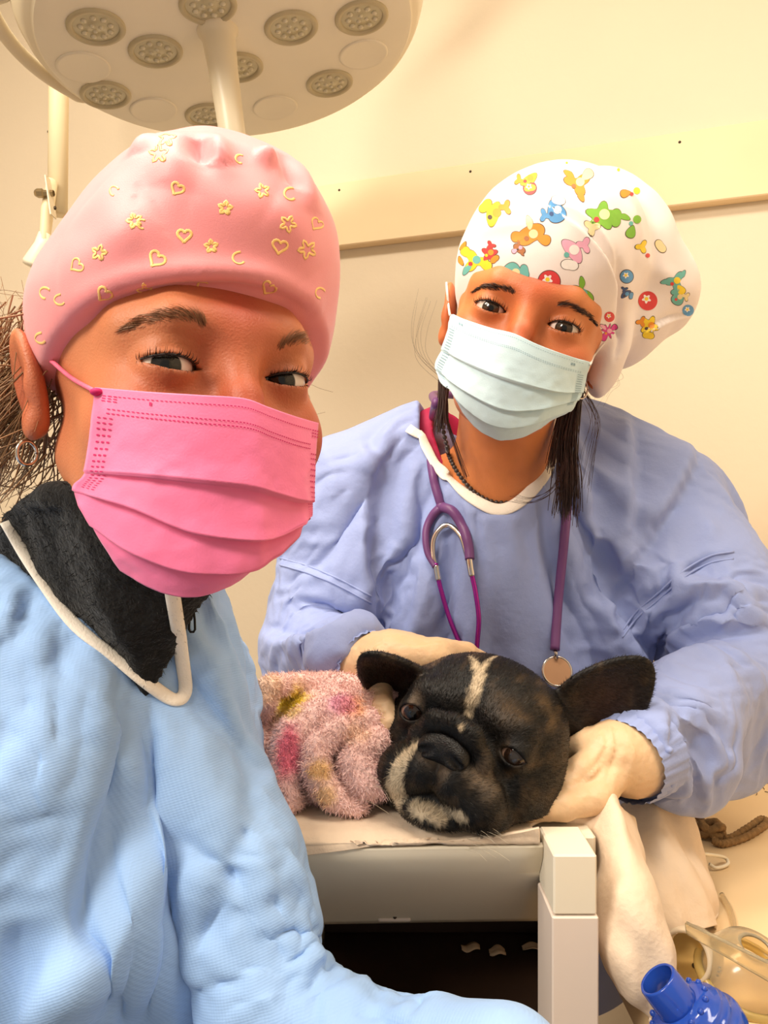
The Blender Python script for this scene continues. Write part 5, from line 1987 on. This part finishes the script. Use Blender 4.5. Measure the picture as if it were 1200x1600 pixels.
# eyes
for s_ in (-1, 1):
    c = OD + RD @ np.array([s_ * DEX, DEY, DEZ])
    g = unit(RD @ np.array([s_ * 0.12, -1.0, -0.05]) if s_ > 0 else RD @ np.array([0.20, -1.0, -0.08]))
    xx = unit(np.cross(g, [0, 0, 1.0]))
    B = np.stack([xx, np.cross(xx, g), g], 1)
    n, k = 48, 40
    t = np.concatenate([np.linspace(0, 1.0, 28), np.linspace(1.05, math.pi, 12)])
    a = np.arange(n) / n * 2 * math.pi
    T, A = np.meshgrid(t, a, indexing='ij')
    Ve = (np.stack([np.sin(T) * np.cos(A), np.sin(T) * np.sin(A), np.cos(T)], -1) * 0.0112).reshape(-1, 3)
    T = T.ravel()
    ce = np.tile(lin((140, 112, 96)), (len(T), 1))
    kk = np.clip((0.74 - T) / 0.06, 0, 1)[:, None]
    ce = ce * (1 - kk) + lin((40, 26, 18)) * kk
    kk = np.clip((0.36 - T) / 0.05, 0, 1)[:, None]
    ce = ce * (1 - kk) + (lin((10, 9, 9)) if s_ < 0 else lin((52, 46, 44))) * kk
    obj('eyeball', Ve @ B.T + c, quads(len(t), n, True), M_deye, db, col=ce)


# nose
def nosef(p):
    q = (p - OD) @ RD
    s = q.copy()
    s[:, 0] = np.abs(s[:, 0])
    s[:, 2] -= 0.011
    d = ell(s, (0, -0.088, -0.015), (0.0175, 0.0085, 0.0105))
    d = smin(d, ell(s, (0.010, -0.090, -0.018), (0.0085, 0.0085, 0.0075)), 0.004)
    d = smax(d, -chain(s, [(0.0075, -0.0995, -0.0165), (0.0140, -0.095, -0.0200)], [0.0042, 0.0026]), 0.0025)
    d = smax(d, -chain(s, [(0, -0.102, -0.012), (0, -0.101, -0.028)], [0.0009, 0.0012]), 0.0015)
    return d


V, Fc = nets(nosef, OD + RD @ np.array([0, -0.09, -0.004]) - 0.026, OD + RD @ np.array([0, -0.09, -0.004]) + 0.026, 0.0010)
obj('nose', V, Fc, M_nose, dog)

# ================================================================ fleece blanket over the dog
M_blank = mat('pink_fleece', (250, 190, 186), 0.95, vcol=True, sheen=0.4, bump=[('noise', 260, 0.002)])


def mound(p):
    d = ell(p, (-0.045, 0.645, 1.045), (0.073, 0.082, 0.066))
    d = smin(d, ell(p, (-0.02, 0.60, 1.035), (0.060, 0.045, 0.032)), 0.03)
    return d


V0, F0 = nets(mound, (-0.14, 0.53, 1.0), (0.06, 0.75, 1.13), 0.005)
tm = bvh(V0, F0)


def roll(pts, rad, off=0.0125):
    q = np.array([hit(tm, x, y, off, 0.585)[0] for x, y in pts])
    return catmull(q, 4 * len(q)), np.interp(np.linspace(0, 1, 4 * len(q)), np.linspace(0, 1, len(rad)), rad)


rolls = [roll([(612, 1112), (560, 1118), (500, 1134), (470, 1160), (460, 1205), (466, 1240)], [0.009, 0.011, 0.0125, 0.013, 0.013, 0.010]),
         roll([(628, 1150), (575, 1142), (525, 1155), (500, 1182), (502, 1212), (528, 1238), (556, 1256)], [0.009, 0.0105, 0.011, 0.011, 0.011, 0.0105, 0.009]),
         roll([(610, 1165), (575, 1175), (555, 1195), (570, 1220), (600, 1215), (618, 1190)], [0.010, 0.013, 0.013, 0.014, 0.014, 0.011]),
         roll([(415, 1090), (412, 1140), (425, 1195), (450, 1240)], [0.010, 0.012, 0.012, 0.010]),
         roll([(420, 1072), (480, 1070), (560, 1072), (590, 1076)], [0.008, 0.009, 0.009, 0.008], 0.0)]


def blanketf(p):
    d = mound(p)
    for c, r_ in rolls:
        e = None
        for i in range(len(c) - 1):
            g = cone(p, c[i], c[i + 1], r_[i], r_[i + 1])
            e = g if e is None else np.minimum(e, g)
        d = smin(d, e, 0.0032)
    fl = chain(p, [P(430, 1243, 0.575), P(500, 1247, 0.57), P(565, 1256, 0.567), P(640, 1262, 0.565)], [0.010, 0.010, 0.009, 0.006])
    d = smin(d, fl, 0.006)
    return smax(d, (ZT + 0.0102) - p[:, 2], 0.004)


V, Fc = nets(blanketf, (-0.14, 0.52, 1.015), (0.06, 0.75, 1.135), 0.0026)
N = normals(V, Fc)
V = V + N * (0.0016 * fbm(V * 60, 2) + 0.0009 * fbm(V * 260, 2))[:, None]
tb = bvh(V, Fc)
bc = np.tile(lin((255, 212, 204)), (len(V), 1)) * (1 + 0.06 * fbm(V * 40, 2))[:, None]


def dab(px, py, rad, c, k=1.0, asp=(1, 1, 1)):
    global bc
    h = hit(tb, px, py)[0]
    if h is None:
        return
    e = np.exp(-np.maximum(0, np.linalg.norm((V - h) / np.array(asp), axis=1) / rad - 0.6 + 0.25 * fbm(V * 110, 2)) ** 2 * 3)[:, None] * k
    bc = bc * (1 - e) + lin(c) * e


dab(452, 1100, 0.013, (255, 222, 60))
dab(458, 1112, 0.006, (236, 200, 90), 0.7)
dab(452, 1175, 0.012, (244, 110, 140), 0.9, (0.7, 1, 1.5))
dab(548, 1104, 0.009, (240, 166, 70), 0.8)
dab(535, 1100, 0.010, (222, 120, 180), 0.6)
dab(500, 1205, 0.007, (240, 190, 90), 0.7)
dab(508, 1245, 0.007, (240, 196, 110), 0.6)
dab(420, 1075, 0.012, (248, 210, 170), 0.7)
dab(590, 1080, 0.008, (248, 190, 110), 0.7)
dab(560, 1150, 0.008, (246, 200, 160), 0.6)
blk = obj('fleece_blanket', V, Fc, M_blank, loc=(-0.04, 0.63, ZT + 0.0102), col=bc)
tag(blk, 'fluffy pink fleece blanket with yellow patches covering the dog', 'blanket')
p, nn, vi = sample(V, Fc, 70000, 13)
r = np.random.RandomState(14)
d0 = 0.75 * nn + 0.62 * r.randn(*p.shape) + np.array([0, 0, -0.25])
d0 /= np.linalg.norm(d0, axis=1)[:, None]
d1 = d0 + 0.4 * r.randn(*p.shape) + np.array([0, 0, -0.35]) - 0.2 * nn
d1 /= np.linalg.norm(d1, axis=1)[:, None]
Vs, Fs = strands(p, d0, d1, 0.0042 * (0.6 + 0.7 * r.rand(len(p))), 0.00034, 15, nn)
stuff(obj('fleece_pile', Vs, Fs, M_blank, blk, col=np.repeat(bc[vi] * (0.85 + 0.3 * r.rand(len(p), 1)), 5, 0)))

# ================================================================ gloved hands of the person behind
M_glove = mat('cream_latex', (228, 192, 152), 0.42, spec=0.4, sss=0.15, sss_s=0.004, noise=(40, 0.03), bump=[('noise', 300, 0.0004)])


def handL(p):
    d = chain(p, [P(548, 1048, 0.685), wL, P(605, 1030, 0.655)], [0.026, 0.0265, 0.024], 0.012)
    d = smin(d, ell(p, P(645, 1028, 0.652), (0.036, 0.026, 0.019)), 0.02)
    for pts in ([(686, 1014, .655), (728, 1020, .672), (765, 1040, .690)], [(690, 1028, .655), (735, 1040, .675), (770, 1060, .692)],
                [(688, 1044, .655), (730, 1060, .672), (760, 1080, .688)], [(680, 1058, .652), (715, 1078, .666), (742, 1096, .68)]):
        d = smin(d, chain(p, [P(*a) for a in pts], [0.0105, 0.0095, 0.0085]), 0.006)
    d = smin(d, chain(p, [P(588, 1040, .640), P(590, 1075, .606), P(596, 1105, .582), P(607, 1132, .570)], [0.015, 0.0115, 0.0100, 0.0092]), 0.008)
    return d


def handR(p):
    d = chain(p, [wR + unit(wR - P(930, 1195, 0.575)) * 0.02, wR, P(956, 1180, .588), P(935, 1180, .585)], [0.031, 0.0295, 0.0235, 0.018], 0.012)
    for pts, rr in (([(957, 1205, .576), (930, 1247, .554), (880, 1260, .543), (826, 1267, .535)], [0.0155, 0.0118, 0.0100, 0.0082]),
                    ([(942, 1178, .580), (908, 1206, .566), (886, 1231, .558), (866, 1250, .556)], [0.0140, 0.0115, 0.0105, 0.009]),
                    ([(915, 1170, .59), (880, 1180, .605), (850, 1190, .615)], [0.013, 0.0105, 0.009]),
                    ([(915, 1160, .60), (880, 1150, .618), (850, 1155, .63)], [0.013, 0.0105, 0.009]),
                    ([(920, 1150, .61), (890, 1125, .63), (870, 1120, .645)], [0.012, 0.0095, 0.008])):
        d = smin(d, chain(p, [P(*a) for a in pts], rr), 0.0035)
    return d


for f, box, strokes, side in ((handL, ((-0.06, 0.56, 1.05), (0.13, 0.73, 1.17)),
                               [([(575, 1085), (590, 1088), (605, 1084)], 0.0016, 0.0012, 'sharp'), ([(578, 1097), (592, 1100), (607, 1096)], 0.0016, 0.0012, 'sharp'),
                                ([(581, 1108), (596, 1111), (610, 1106)], 0.0016, 0.0012, 'sharp'), ([(575, 1072), (590, 1076), (604, 1070)], 0.0016, 0.0010, 'sharp'),
                                ([(560, 1040), (575, 1020), (600, 1003)], 0.003, 0.0016, 'step'), ([(620, 1000), (650, 1010), (690, 1005)], 0.004, 0.0012, 'step')], 'left'),
                              (handR, ((0.10, 0.50, 1.0), (0.25, 0.68, 1.12)),
                               [([(900, 1230), (925, 1205), (940, 1190)], 0.003, 0.0020, 'step'), ([(955, 1130), (960, 1170), (945, 1215)], 0.0035, 0.0018, 'step'),
                                ([(975, 1130), (975, 1180), (955, 1235)], 0.003, 0.0016, 'sharp'), ([(940, 1140), (945, 1165), (930, 1190)], 0.004, 0.0016, 'step'),
                                ([(985, 1150), (990, 1180), (975, 1225)], 0.003, 0.0014, 'sharp'), ([(905, 1248), (920, 1243), (938, 1248)], 0.0018, 0.001, 'sharp'),
                                ([(850, 1264), (856, 1272), (856, 1282)], 0.0016, 0.0008, 'crease'), ([(880, 1258), (886, 1268), (884, 1280)], 0.0016, 0.0008, 'crease')], 'right')):
    V, Fc = nets(f, box[0], box[1], 0.0018)
    N = normals(V, Fc)
    t0 = bvh(V, Fc)
    V = folds(V, N, t0, strokes)
    V = V + N * (0.0008 * crumple(V, 110, 3, 4) + 0.0004 * fbm(V * 200, 2))[:, None]
    obj('glove', V, Fc, M_glove, perB, label='cream latex glove')


# hands of the front person, just outside the picture: one rests past the sleeve, one holds the camera's side
def plain_hand(w0, d, up, curl):
    """palm and five fingers going on from a wrist at w0 along d, knuckles towards up"""
    d = unit(d)
    sd = unit(np.cross(d, up))
    u = np.cross(sd, d)
    at = lambda a, b_, c_: w0 + d * a + sd * b_ + u * c_

    def f(p):
        e = chain(p, [at(-0.02, 0, -0.004), at(0.0, 0, 0), at(0.03, 0, 0.002)], [0.018, 0.020, 0.021], 0.01)
        e = smin(e, ell(p, at(0.050, 0.0, 0.0), (0.040, 0.038, 0.014), np.stack([d, sd, u], 1)), 0.014)
        for k, (b_, ln) in enumerate(((-0.030, 0.062), (-0.010, 0.074), (0.010, 0.078), (0.030, 0.070))):
            r0 = 0.0088 if k else 0.0078
            e = smin(e, chain(p, [at(0.076, b_ * 0.95, 0.001), at(0.078 + ln * 0.5, b_ * 1.08, -curl * 0.012), at(0.078 + ln * 0.82, b_ * 1.1, -curl * 0.032), at(0.078 + ln * 0.9, b_ * 1.1, -curl * 0.046)],
                              [r0 + 0.001, r0, r0 - 0.0008, r0 - 0.0016]), 0.004)
        e = smin(e, chain(p, [at(0.018, 0.022, -0.004), at(0.045, 0.052, -0.012), at(0.075, 0.062, -0.020)], [0.014, 0.0108, 0.0088]), 0.008)
        return e
    c = w0 + d * 0.06
    return nets(f, c - 0.14, c + 0.14, 0.0028)


for w0, d, up, cu in ((haL + unit(haL - foL) * 0.024 + np.array([0, 0, -0.014]), unit(haL - foL) + np.array([0.1, -0.1, -0.45]), np.array([0.1, -0.3, 1.0]), 0.7),
                      (haR + unit(haR - elR) * 0.02, unit(haR - elR) + np.array([0.25, -0.25, 0.1]), np.array([0.2, -0.6, 0.6]), 0.8)):
    V, Fc = plain_hand(w0, d, up, cu)
    obj('glove', V, Fc, M_glove, perA, label='cream latex glove')

# ================================================================ stethoscope round the neck
M_tube = mat('plum_rubber_tube', (112, 66, 118), 0.42, spec=0.5, noise=(40, 0.05))
M_ear = mat('purple_anodised_metal', (168, 46, 150), 0.25, metal=0.7, noise=(40, 0.05))
M_chest = mat('chestpiece_diaphragm', (196, 150, 112), 0.3, noise=(30, 0.05))
st = thing('stethoscope', 'purple stethoscope hanging from the neck over the blue gown', 'stethoscope', tuple(P(770, 850, 0.72)))


def over(pts, off, default=0.72, n=60, sm=6):
    q = catmull(pts, n)
    r_ = []
    for x, y in q:
        h = hit(tgB, x, y, off)[0]
        h2 = hit(tB, x, y, off)[0]
        c = [k for k in (h, h2) if k is not None]
        r_.append(min(c, key=lambda k: k[1]) if c else P(x, y, default))
    Y = np.array(r_)[:, 1]
    for _ in range(sm * 8):
        Y[1:-1] = 0.5 * Y[1:-1] + 0.25 * (Y[:-2] + Y[2:])
    Y = np.minimum(Y, np.array(r_)[:, 1] + 0.003) - 0.0015
    for _ in range(sm):
        Y[1:-1] = 0.5 * Y[1:-1] + 0.25 * (Y[:-2] + Y[2:])
    return np.array([P(q[i, 0], q[i, 1], Y[i]) for i in range(len(q))])


q = over([(684, 618), (677, 650), (672, 700), (678, 750), (690, 792)], 0.006)
behind = np.array([[0.062, 0.875, 1.388], [0.125, 0.915, 1.392], [0.195, 0.88, 1.394]])
q2 = over([(890, 655), (889, 690), (888, 720), (886, 790), (880, 860), (872, 940), (867, 1016)], 0.006)
MB().tube(catmull(np.vstack([q[::-1][::6], behind, q2[::6], q2[-1:]]), 160), 0.0046, 14).obj('rubber_tube', M_tube, st)
# yoke
l1 = over([(690, 792), (676, 806), (666, 830), (668, 862), (680, 886)], 0.005)
l2 = over([(690, 792), (708, 800), (724, 826), (732, 852), (734, 874)], 0.005)
MB().tube(l1, np.linspace(0.0050, 0.0030, len(l1)), 12).tube(l2, np.linspace(0.0052, 0.0048, len(l2)), 12).ball(q[-1], 0.0062, 12).obj('yoke', M_tube, st)
sp = over([(683, 893), (677, 868), (678, 842), (690, 824), (704, 822), (720, 838), (728, 862), (733, 882)], 0.0062)
MB().tube(sp, 0.0021, 10, flat=1.3).obj('spring_clip', M_silver, st)
e1 = over([(681, 880), (684, 900), (690, 925), (702, 965), (716, 1000), (726, 1022)], 0.0055)
e2 = over([(733, 868), (736, 892), (743, 925), (748, 965), (746, 1000), (744, 1022)], 0.0055)
for e in (e1, e2):
    MB().tube(e, 0.0024, 10).obj('ear_tube', M_ear, st)
    MB().tube(e[2:16], 0.0033, 12).obj('ferrule', M_silver, st)
c = hit(tgB, 865, 1046, 0.010, 0.72)[0]
u = unit(np.array([0.05, -1.0, 0.35]))
B = np.stack([unit(np.cross([0, 0, 1.0], u)), np.cross(u, unit(np.cross([0, 0, 1.0], u))), u], 1)
MB().tube([q2[-1], 0.4 * q2[-1] + 0.6 * (c + [0, 0, 0.016]), c + [0, 0, 0.012]], 0.0019, 10).obj('stem', M_silver, st)
cp = MB().lathe([(0.0001, -0.006), (0.010, -0.006), (0.0135, -0.003), (0.0150, 0.0), (0.0152, 0.002), (0.0142, 0.0032), (0.0132, 0.0028)], 40, B, c).obj('chestpiece', M_silver, st)
MB().lathe([(0.0133, 0.0027), (0.0001, 0.0030)], 40, B, c).obj('diaphragm', M_chest, cp)

# ================================================================ absorbent pads
M_pad = mat('white_absorbent_pad', (230, 206, 180), 0.85, sheen=0.1, noise=(30, 0.02), bump=[('voronoi', 170, 0.00025), ('noise', 400, 0.0003)])
zt = ZT + 0.0075
cols = np.linspace(0, 1, 9)
rows = []
xl, xr = XL - 0.035, 0.146
for k, (y, z) in enumerate(((0.690, zt - 0.0005), (0.62, zt), (0.56, zt), (0.530, zt), (0.5165, zt - 0.0006), (0.5085, zt - 0.004))):
    xe = xr if y > 0.54 else 0.1065
    rows.append([np.array([xl + (xe - xl) * c_, y, z]) for c_ in cols])
drop = [(430, 1345), (470, 1338), (530, 1330), (585, 1322), (640, 1318), (700, 1314), (760, 1306), (812, 1298), (842, 1292)]
rows.append([0.5 * (rows[-1][i] + P(x, y, 0.5065)) for i, (x, y) in enumerate(drop)])
rows.append([P(x, y, 0.5065) for x, y in drop])
G = grid(rows, 120, 110)
n = grid_normals(G)
s = np.sign((n[60, 60] @ np.array([0, 0, 1.0])))
n = n * s
pp = G.reshape(-1, 3)
up = np.clip(0.0012 * crumple(pp, 60, 5, 5) + 0.0006 * fbm(pp * 90, 2) + 0.0006, 0, 0.0022).reshape(110, 120)
G = G + n * up[..., None]
V, Fc = sheet(G if s > 0 else G[:, ::-1], 0.0022)
padm = obj('absorbent_pad', V, Fc, M_pad, loc=(0.03, 0.6, ZT))
tag(padm, 'white quilted absorbent pad spread on the table under the dog', 'pad')
lobes = [('white pad corner hanging off the table beside the square leg', (118, 130), 6,
          [[(880, 1282, .545), (925, 1270, .545), (957, 1240, .548), (986, 1262, .57), (1003, 1292, .60)],
           [(918, 1328, .550), (940, 1320, .523), (976, 1290, .522), (1003, 1312, .545), (1010, 1332, .575)],
           [(921, 1400, .532), (946, 1402, .498), (990, 1382, .492), (1034, 1398, .505), (1022, 1420, .535)],
           [(932, 1478, .505), (952, 1480, .486), (1002, 1468, .476), (1052, 1470, .487), (1046, 1482, .515)],
           [(948, 1530, .500), (972, 1542, .480), (1012, 1556, .470), (1058, 1548, .477), (1066, 1540, .492)],
           [(992, 1572, .495), (1006, 1596, .482), (1022, 1610, .477), (1052, 1600, .480), (1066, 1585, .485)]]),
         ('white pad draped further back on the beige counter', (90, 110), 9,
          [[(975, 1250, .640), (1030, 1236, .66), (1080, 1255, .685), (1092, 1280, .70)],
           [(1000, 1325, .600), (1042, 1308, .615), (1086, 1325, .64), (1106, 1350, .665)],
           [(1022, 1400, .565), (1062, 1380, .58), (1110, 1388, .60), (1123, 1400, .63)],
           [(1045, 1462, .555), (1085, 1456, .56), (1122, 1446, .585), (1128, 1455, .605)]])]
for lab, (a, b), sd, ctrl in lobes:
    G = grid([[P(*c_) for c_ in r_] for r_ in ctrl], a, b)
    n = grid_normals(G)
    s = np.sign((n * (CAM - G)).sum(-1).mean())
    n = n * s
    pp = G.reshape(-1, 3)
    H = 0.013 * crumple(pp * np.array([1, 1, 0.45]), 27, sd, 6) + 0.003 * crumple(pp, 60, sd + 3, 5) + 0.0022 * np.sin(pp[:, 0] * 190 + pp[:, 2] * 25 + 3 * fbm(pp * 14, 2)) + 0.0012 * fbm(pp * np.array([70, 70, 30]), 2)
    G = G + n * H.reshape(b, a)[..., None]
    G[..., 2] = np.maximum(G[..., 2], ZC + 0.003)
    V, Fc = sheet(G if s > 0 else G[:, ::-1], 0.0022)
    V[:, 2] = np.maximum(V[:, 2], ZC + 0.0004)
    o = obj('absorbent_pad', V, Fc, M_pad, loc=tuple(V.mean(0) * [1, 1, 0] + [0, 0, ZC]))
    tag(o, lab, 'pad')


def on_counter(px, py, h=0.0):
    d = ray(px, py)
    return CAM + d * ((ZC + h - CAM[2]) / d[2])


# ================================================================ clutter on the counter
M_rope = mat('brown_braided_cord', (150, 116, 74), 0.85, noise=(200, 0.3), bump=[('noise', 900, 0.0008)])
m = MB()
kn = on_counter(1112, 1302, 0.006)
pts = [on_counter(1090, 1275, 0.004), on_counter(1105, 1290, 0.006), on_counter(1135, 1310, 0.004), on_counter(1165, 1296, 0.004), on_counter(1190, 1280, 0.005), on_counter(1196, 1288, 0.004),
       on_counter(1165, 1308, 0.0035), on_counter(1130, 1318, 0.004), on_counter(1112, 1312, 0.006)]
c = catmull(pts, 140)
tw = np.arange(140)
m.tube(c, 0.0036 + 0.0005 * np.sin(tw * 1.9), 10)
a = np.linspace(0, 4 * math.pi, 60)
m.tube(kn + np.stack([0.010 * np.cos(a), 0.007 * np.sin(a), 0.004 + 0.005 * np.sin(1.5 * a)], 1), 0.0042 + 0.0005 * np.sin(np.arange(60) * 1.9), 10)
tag(m.obj('cord', M_rope, loc=tuple(on_counter(1135, 1300))), 'knotted brown cord lying on the beige counter', 'cord')

M_clear = mat('clear_soft_plastic', (250, 236, 205), 0.15, trans=0.85, ior=1.35, spec=0.5, noise=(30, 0.02))
M_milky = mat('milky_plastic', (246, 226, 196), 0.3, trans=0.35, ior=1.35, noise=(30, 0.03))
M_yel = mat('yellowed_clear_plastic', (236, 206, 130), 0.2, trans=0.55, ior=1.35, noise=(30, 0.04))
M_blue = mat('translucent_blue_plastic', (46, 92, 206), 0.12, trans=0.45, ior=1.4, spec=0.6, coat=0.3, noise=(30, 0.04))
M_bluec = mat('pale_blue_clear_plastic', (170, 195, 235), 0.12, trans=0.75, ior=1.35, noise=(30, 0.03))
M_ink = mat('grey_ink_mark', (90, 84, 110), 0.6, noise=(90, 0.1))
M_cath = mat('white_catheter', (240, 226, 200), 0.35, noise=(40, 0.03))

q = [on_counter(1042, 1352, 0.03), on_counter(1075, 1334, 0.03), on_counter(1105, 1335, 0.02), on_counter(1132, 1340, 0.006), on_counter(1137, 1350, 0.003), on_counter(1120, 1356, 0.003), on_counter(1108, 1350, 0.006)]
tag(MB().tube(catmull(q, 60), 0.0016, 8).obj('catheter_tube', M_cath, loc=tuple(on_counter(1125, 1350))), 'thin white tube ending in a loop on the draped pad', 'tube')
q = [on_counter(1128, 1398, 0.003), on_counter(1142, 1425, 0.003), on_counter(1147, 1455, 0.003), on_counter(1142, 1482, 0.003)]
tag(MB().tube(catmull(q, 40), 0.0022, 10).obj('catheter_tube', M_clear, loc=tuple(on_counter(1145, 1440))), 'clear curved tube lying on bare counter right of the pads', 'tube')

# collar-shaped connector standing on its edge
c = P(1078, 1494, 0.53)
ax = unit(np.array([-0.62, -0.70, 0.34]))
B = np.stack([unit(np.cross([0, 0, 1.0], ax)), np.cross(ax, unit(np.cross([0, 0, 1.0], ax))), ax], 1)
con = thing('plastic_connector', 'milky round connector with open collar and flat arm beside the blue valve', 'connector', tuple(c * [1, 1, 0] + [0, 0, ZC]))
MB().lathe([(0.0150, 0.010), (0.0162, 0.0110), (0.0178, 0.0100), (0.0190, 0.004), (0.0195, -0.012), (0.0175, -0.012), (0.0165, 0.0), (0.0150, 0.010)], 48, B, c).obj('collar', M_milky, con)
pl = MB().lathe([(0.0160, -0.006), (0.008, -0.0065), (0.0001, -0.0065)], 40, B, c).obj('inner_plate', M_yel, con)
MB().lathe([(0.0001, 0.0012), (0.0018, 0.001), (0.0020, 0)], 12, B, c + B @ np.array([0.002, -0.006, -0.0065])).obj('port_hole', M_screw, pl)
m = MB()
for dx, dz in ((-0.0035, 0.001), (0.0, 0.0015), (0.0035, 0.001), (0.0, -0.002)):
    m.box((-0.0013, -0.0003, -0.0006), (0.0013, 0.0003, 0.0006), B @ rx(D(90)), c + B @ (np.array([0.0193 * math.cos(0.15 + dx * 40), -0.0193 * math.sin(0.15 + dx * 40), -0.003 + dz * 1.2])))
m.obj('ink_marks', M_ink, con, smooth=False)
a0, a1 = P(1072, 1452, 0.525), P(1215, 1528, 0.470)
up = unit(np.cross(a1 - a0, [0.3, 1, 0.2]))
G = np.array([[a0 * (1 - t) + a1 * t + up * w_ * (0.0045 + 0.003 * t) + np.array([0, 0.0015 * math.cos(w_ * 1.4), 0]) for w_ in np.linspace(-1, 1, 9)] for t in np.linspace(0, 1, 30)])
V, Fc = sheet(G, 0.0022)
obj('flat_arm', V, Fc, M_clear, con)

# face mask of clear plastic
c = on_counter(1163, 1528, 0.010)
ax = unit(np.array([0.1, -0.35, 0.93]))
B = np.stack([unit(np.cross([0, 1.0, 0], ax)), np.cross(ax, unit(np.cross([0, 1.0, 0], ax))), ax], 1)
am = thing('oxygen_mask', 'clear yellowish oxygen mask cup lying behind the blue valve', 'mask', tuple(c * [1, 1, 0] + [0, 0, ZC]))
MB().lathe([(0.0285, 0.002), (0.0265, 0.012), (0.0215, 0.021), (0.013, 0.027), (0.0095, 0.028), (0.0095, 0.030), (0.0125, 0.0285), (0.0225, 0.0225), (0.0280, 0.0125), (0.0300, 0.002)], 48, B, c).obj('cup', M_clear, am)
MB().tube([c + B @ np.array([0.0305 * math.cos(t), 0.0305 * math.sin(t), 0.001]) for t in np.linspace(0, 2 * math.pi, 60)], 0.0036, 10).obj('cushion_rim', M_yel, am)
MB().box((-0.004, -0.004, -0.012), (0.004, 0.004, 0.012), B @ ry(D(20)), c + B @ np.array([0.031, 0.008, 0.012]), bevel=0.002).obj('side_tab', M_yel, am, smooth=False)


# blue breathing valves
def valve(c, ax, label, s=1.0):
    ax = unit(ax)
    B = np.stack([unit(np.cross([0, 1.0, 0.2], ax)), np.cross(ax, unit(np.cross([0, 1.0, 0.2], ax))), ax], 1) * s
    v = thing('breathing_valve', label, 'valve', tuple(c * [1, 1, 0] + [0, 0, ZC]), 'blue breathing valves')
    MB().lathe([(0.0082, 0.027), (0.0090, 0.0275), (0.0097, 0.0265), (0.0102, 0.014), (0.0106, 0.012), (0.0088, 0.012), (0.0082, 0.024), (0.0082, 0.027)], 40, B, c).obj('port', M_blue, v)
    pr = [(0.0098, 0.013), (0.014, 0.0125), (0.0165, 0.0105), (0.0172, 0.008), (0.0188, 0.0075), (0.0192, 0.0060), (0.0190, 0.0045), (0.0205, 0.0038), (0.0209, 0.002), (0.0205, 0.0),
          (0.0226, -0.001), (0.0232, -0.003), (0.0228, -0.008), (0.0205, -0.012), (0.018, -0.016), (0.017, -0.020)]
    MB().lathe(pr, 56, B, c).obj('ribbed_body', M_blue, v)
    MB().lathe([(0.0172, -0.012), (0.0180, -0.020), (0.017, -0.028), (0.012, -0.031), (0.0001, -0.032)], 40, B, c).obj('clear_bowl', M_bluec, v)
    m = MB()
    for k in range(14):
        t = k / 14 * 2 * math.pi
        m.ball(c + B @ np.array([0.0150 * math.cos(t), 0.0150 * math.sin(t), 0.0118]), (0.0016 * s, 0.0016 * s, 0.0016 * s), 8)
    m.obj('grip_beads', M_blue, v)
    return v


valve(P(1086, 1606, 0.440), (-0.62, 0.12, 0.78), 'blue ribbed breathing valve with a short port beside the white pad', 1.25)
valve(P(1262, 1590, 0.455), (-0.35, -0.1, 0.93), 'blue breathing valve cut off by the right edge, next to clear mask')

# a few clipped hairs on the counter
m = MB()
r = np.random.RandomState(4)
for k in range(14):
    a = on_counter(1188 + 8 * r.randn(), 1222 + 7 * r.randn(), 0.0006)
    d = np.array([r.randn(), r.randn(), 0]) * 0.008
    m.tube(catmull([a, a + d * 0.5 + r.randn(3) * [0.002, 0.002, 0], a + d], 8), 0.0004, 4)
tag(stuff(m.obj('hair_clippings', M_hairB, loc=tuple(on_counter(1188, 1222)))), 'few dark clipped hairs on the beige counter under the sleeve', 'hair clippings')
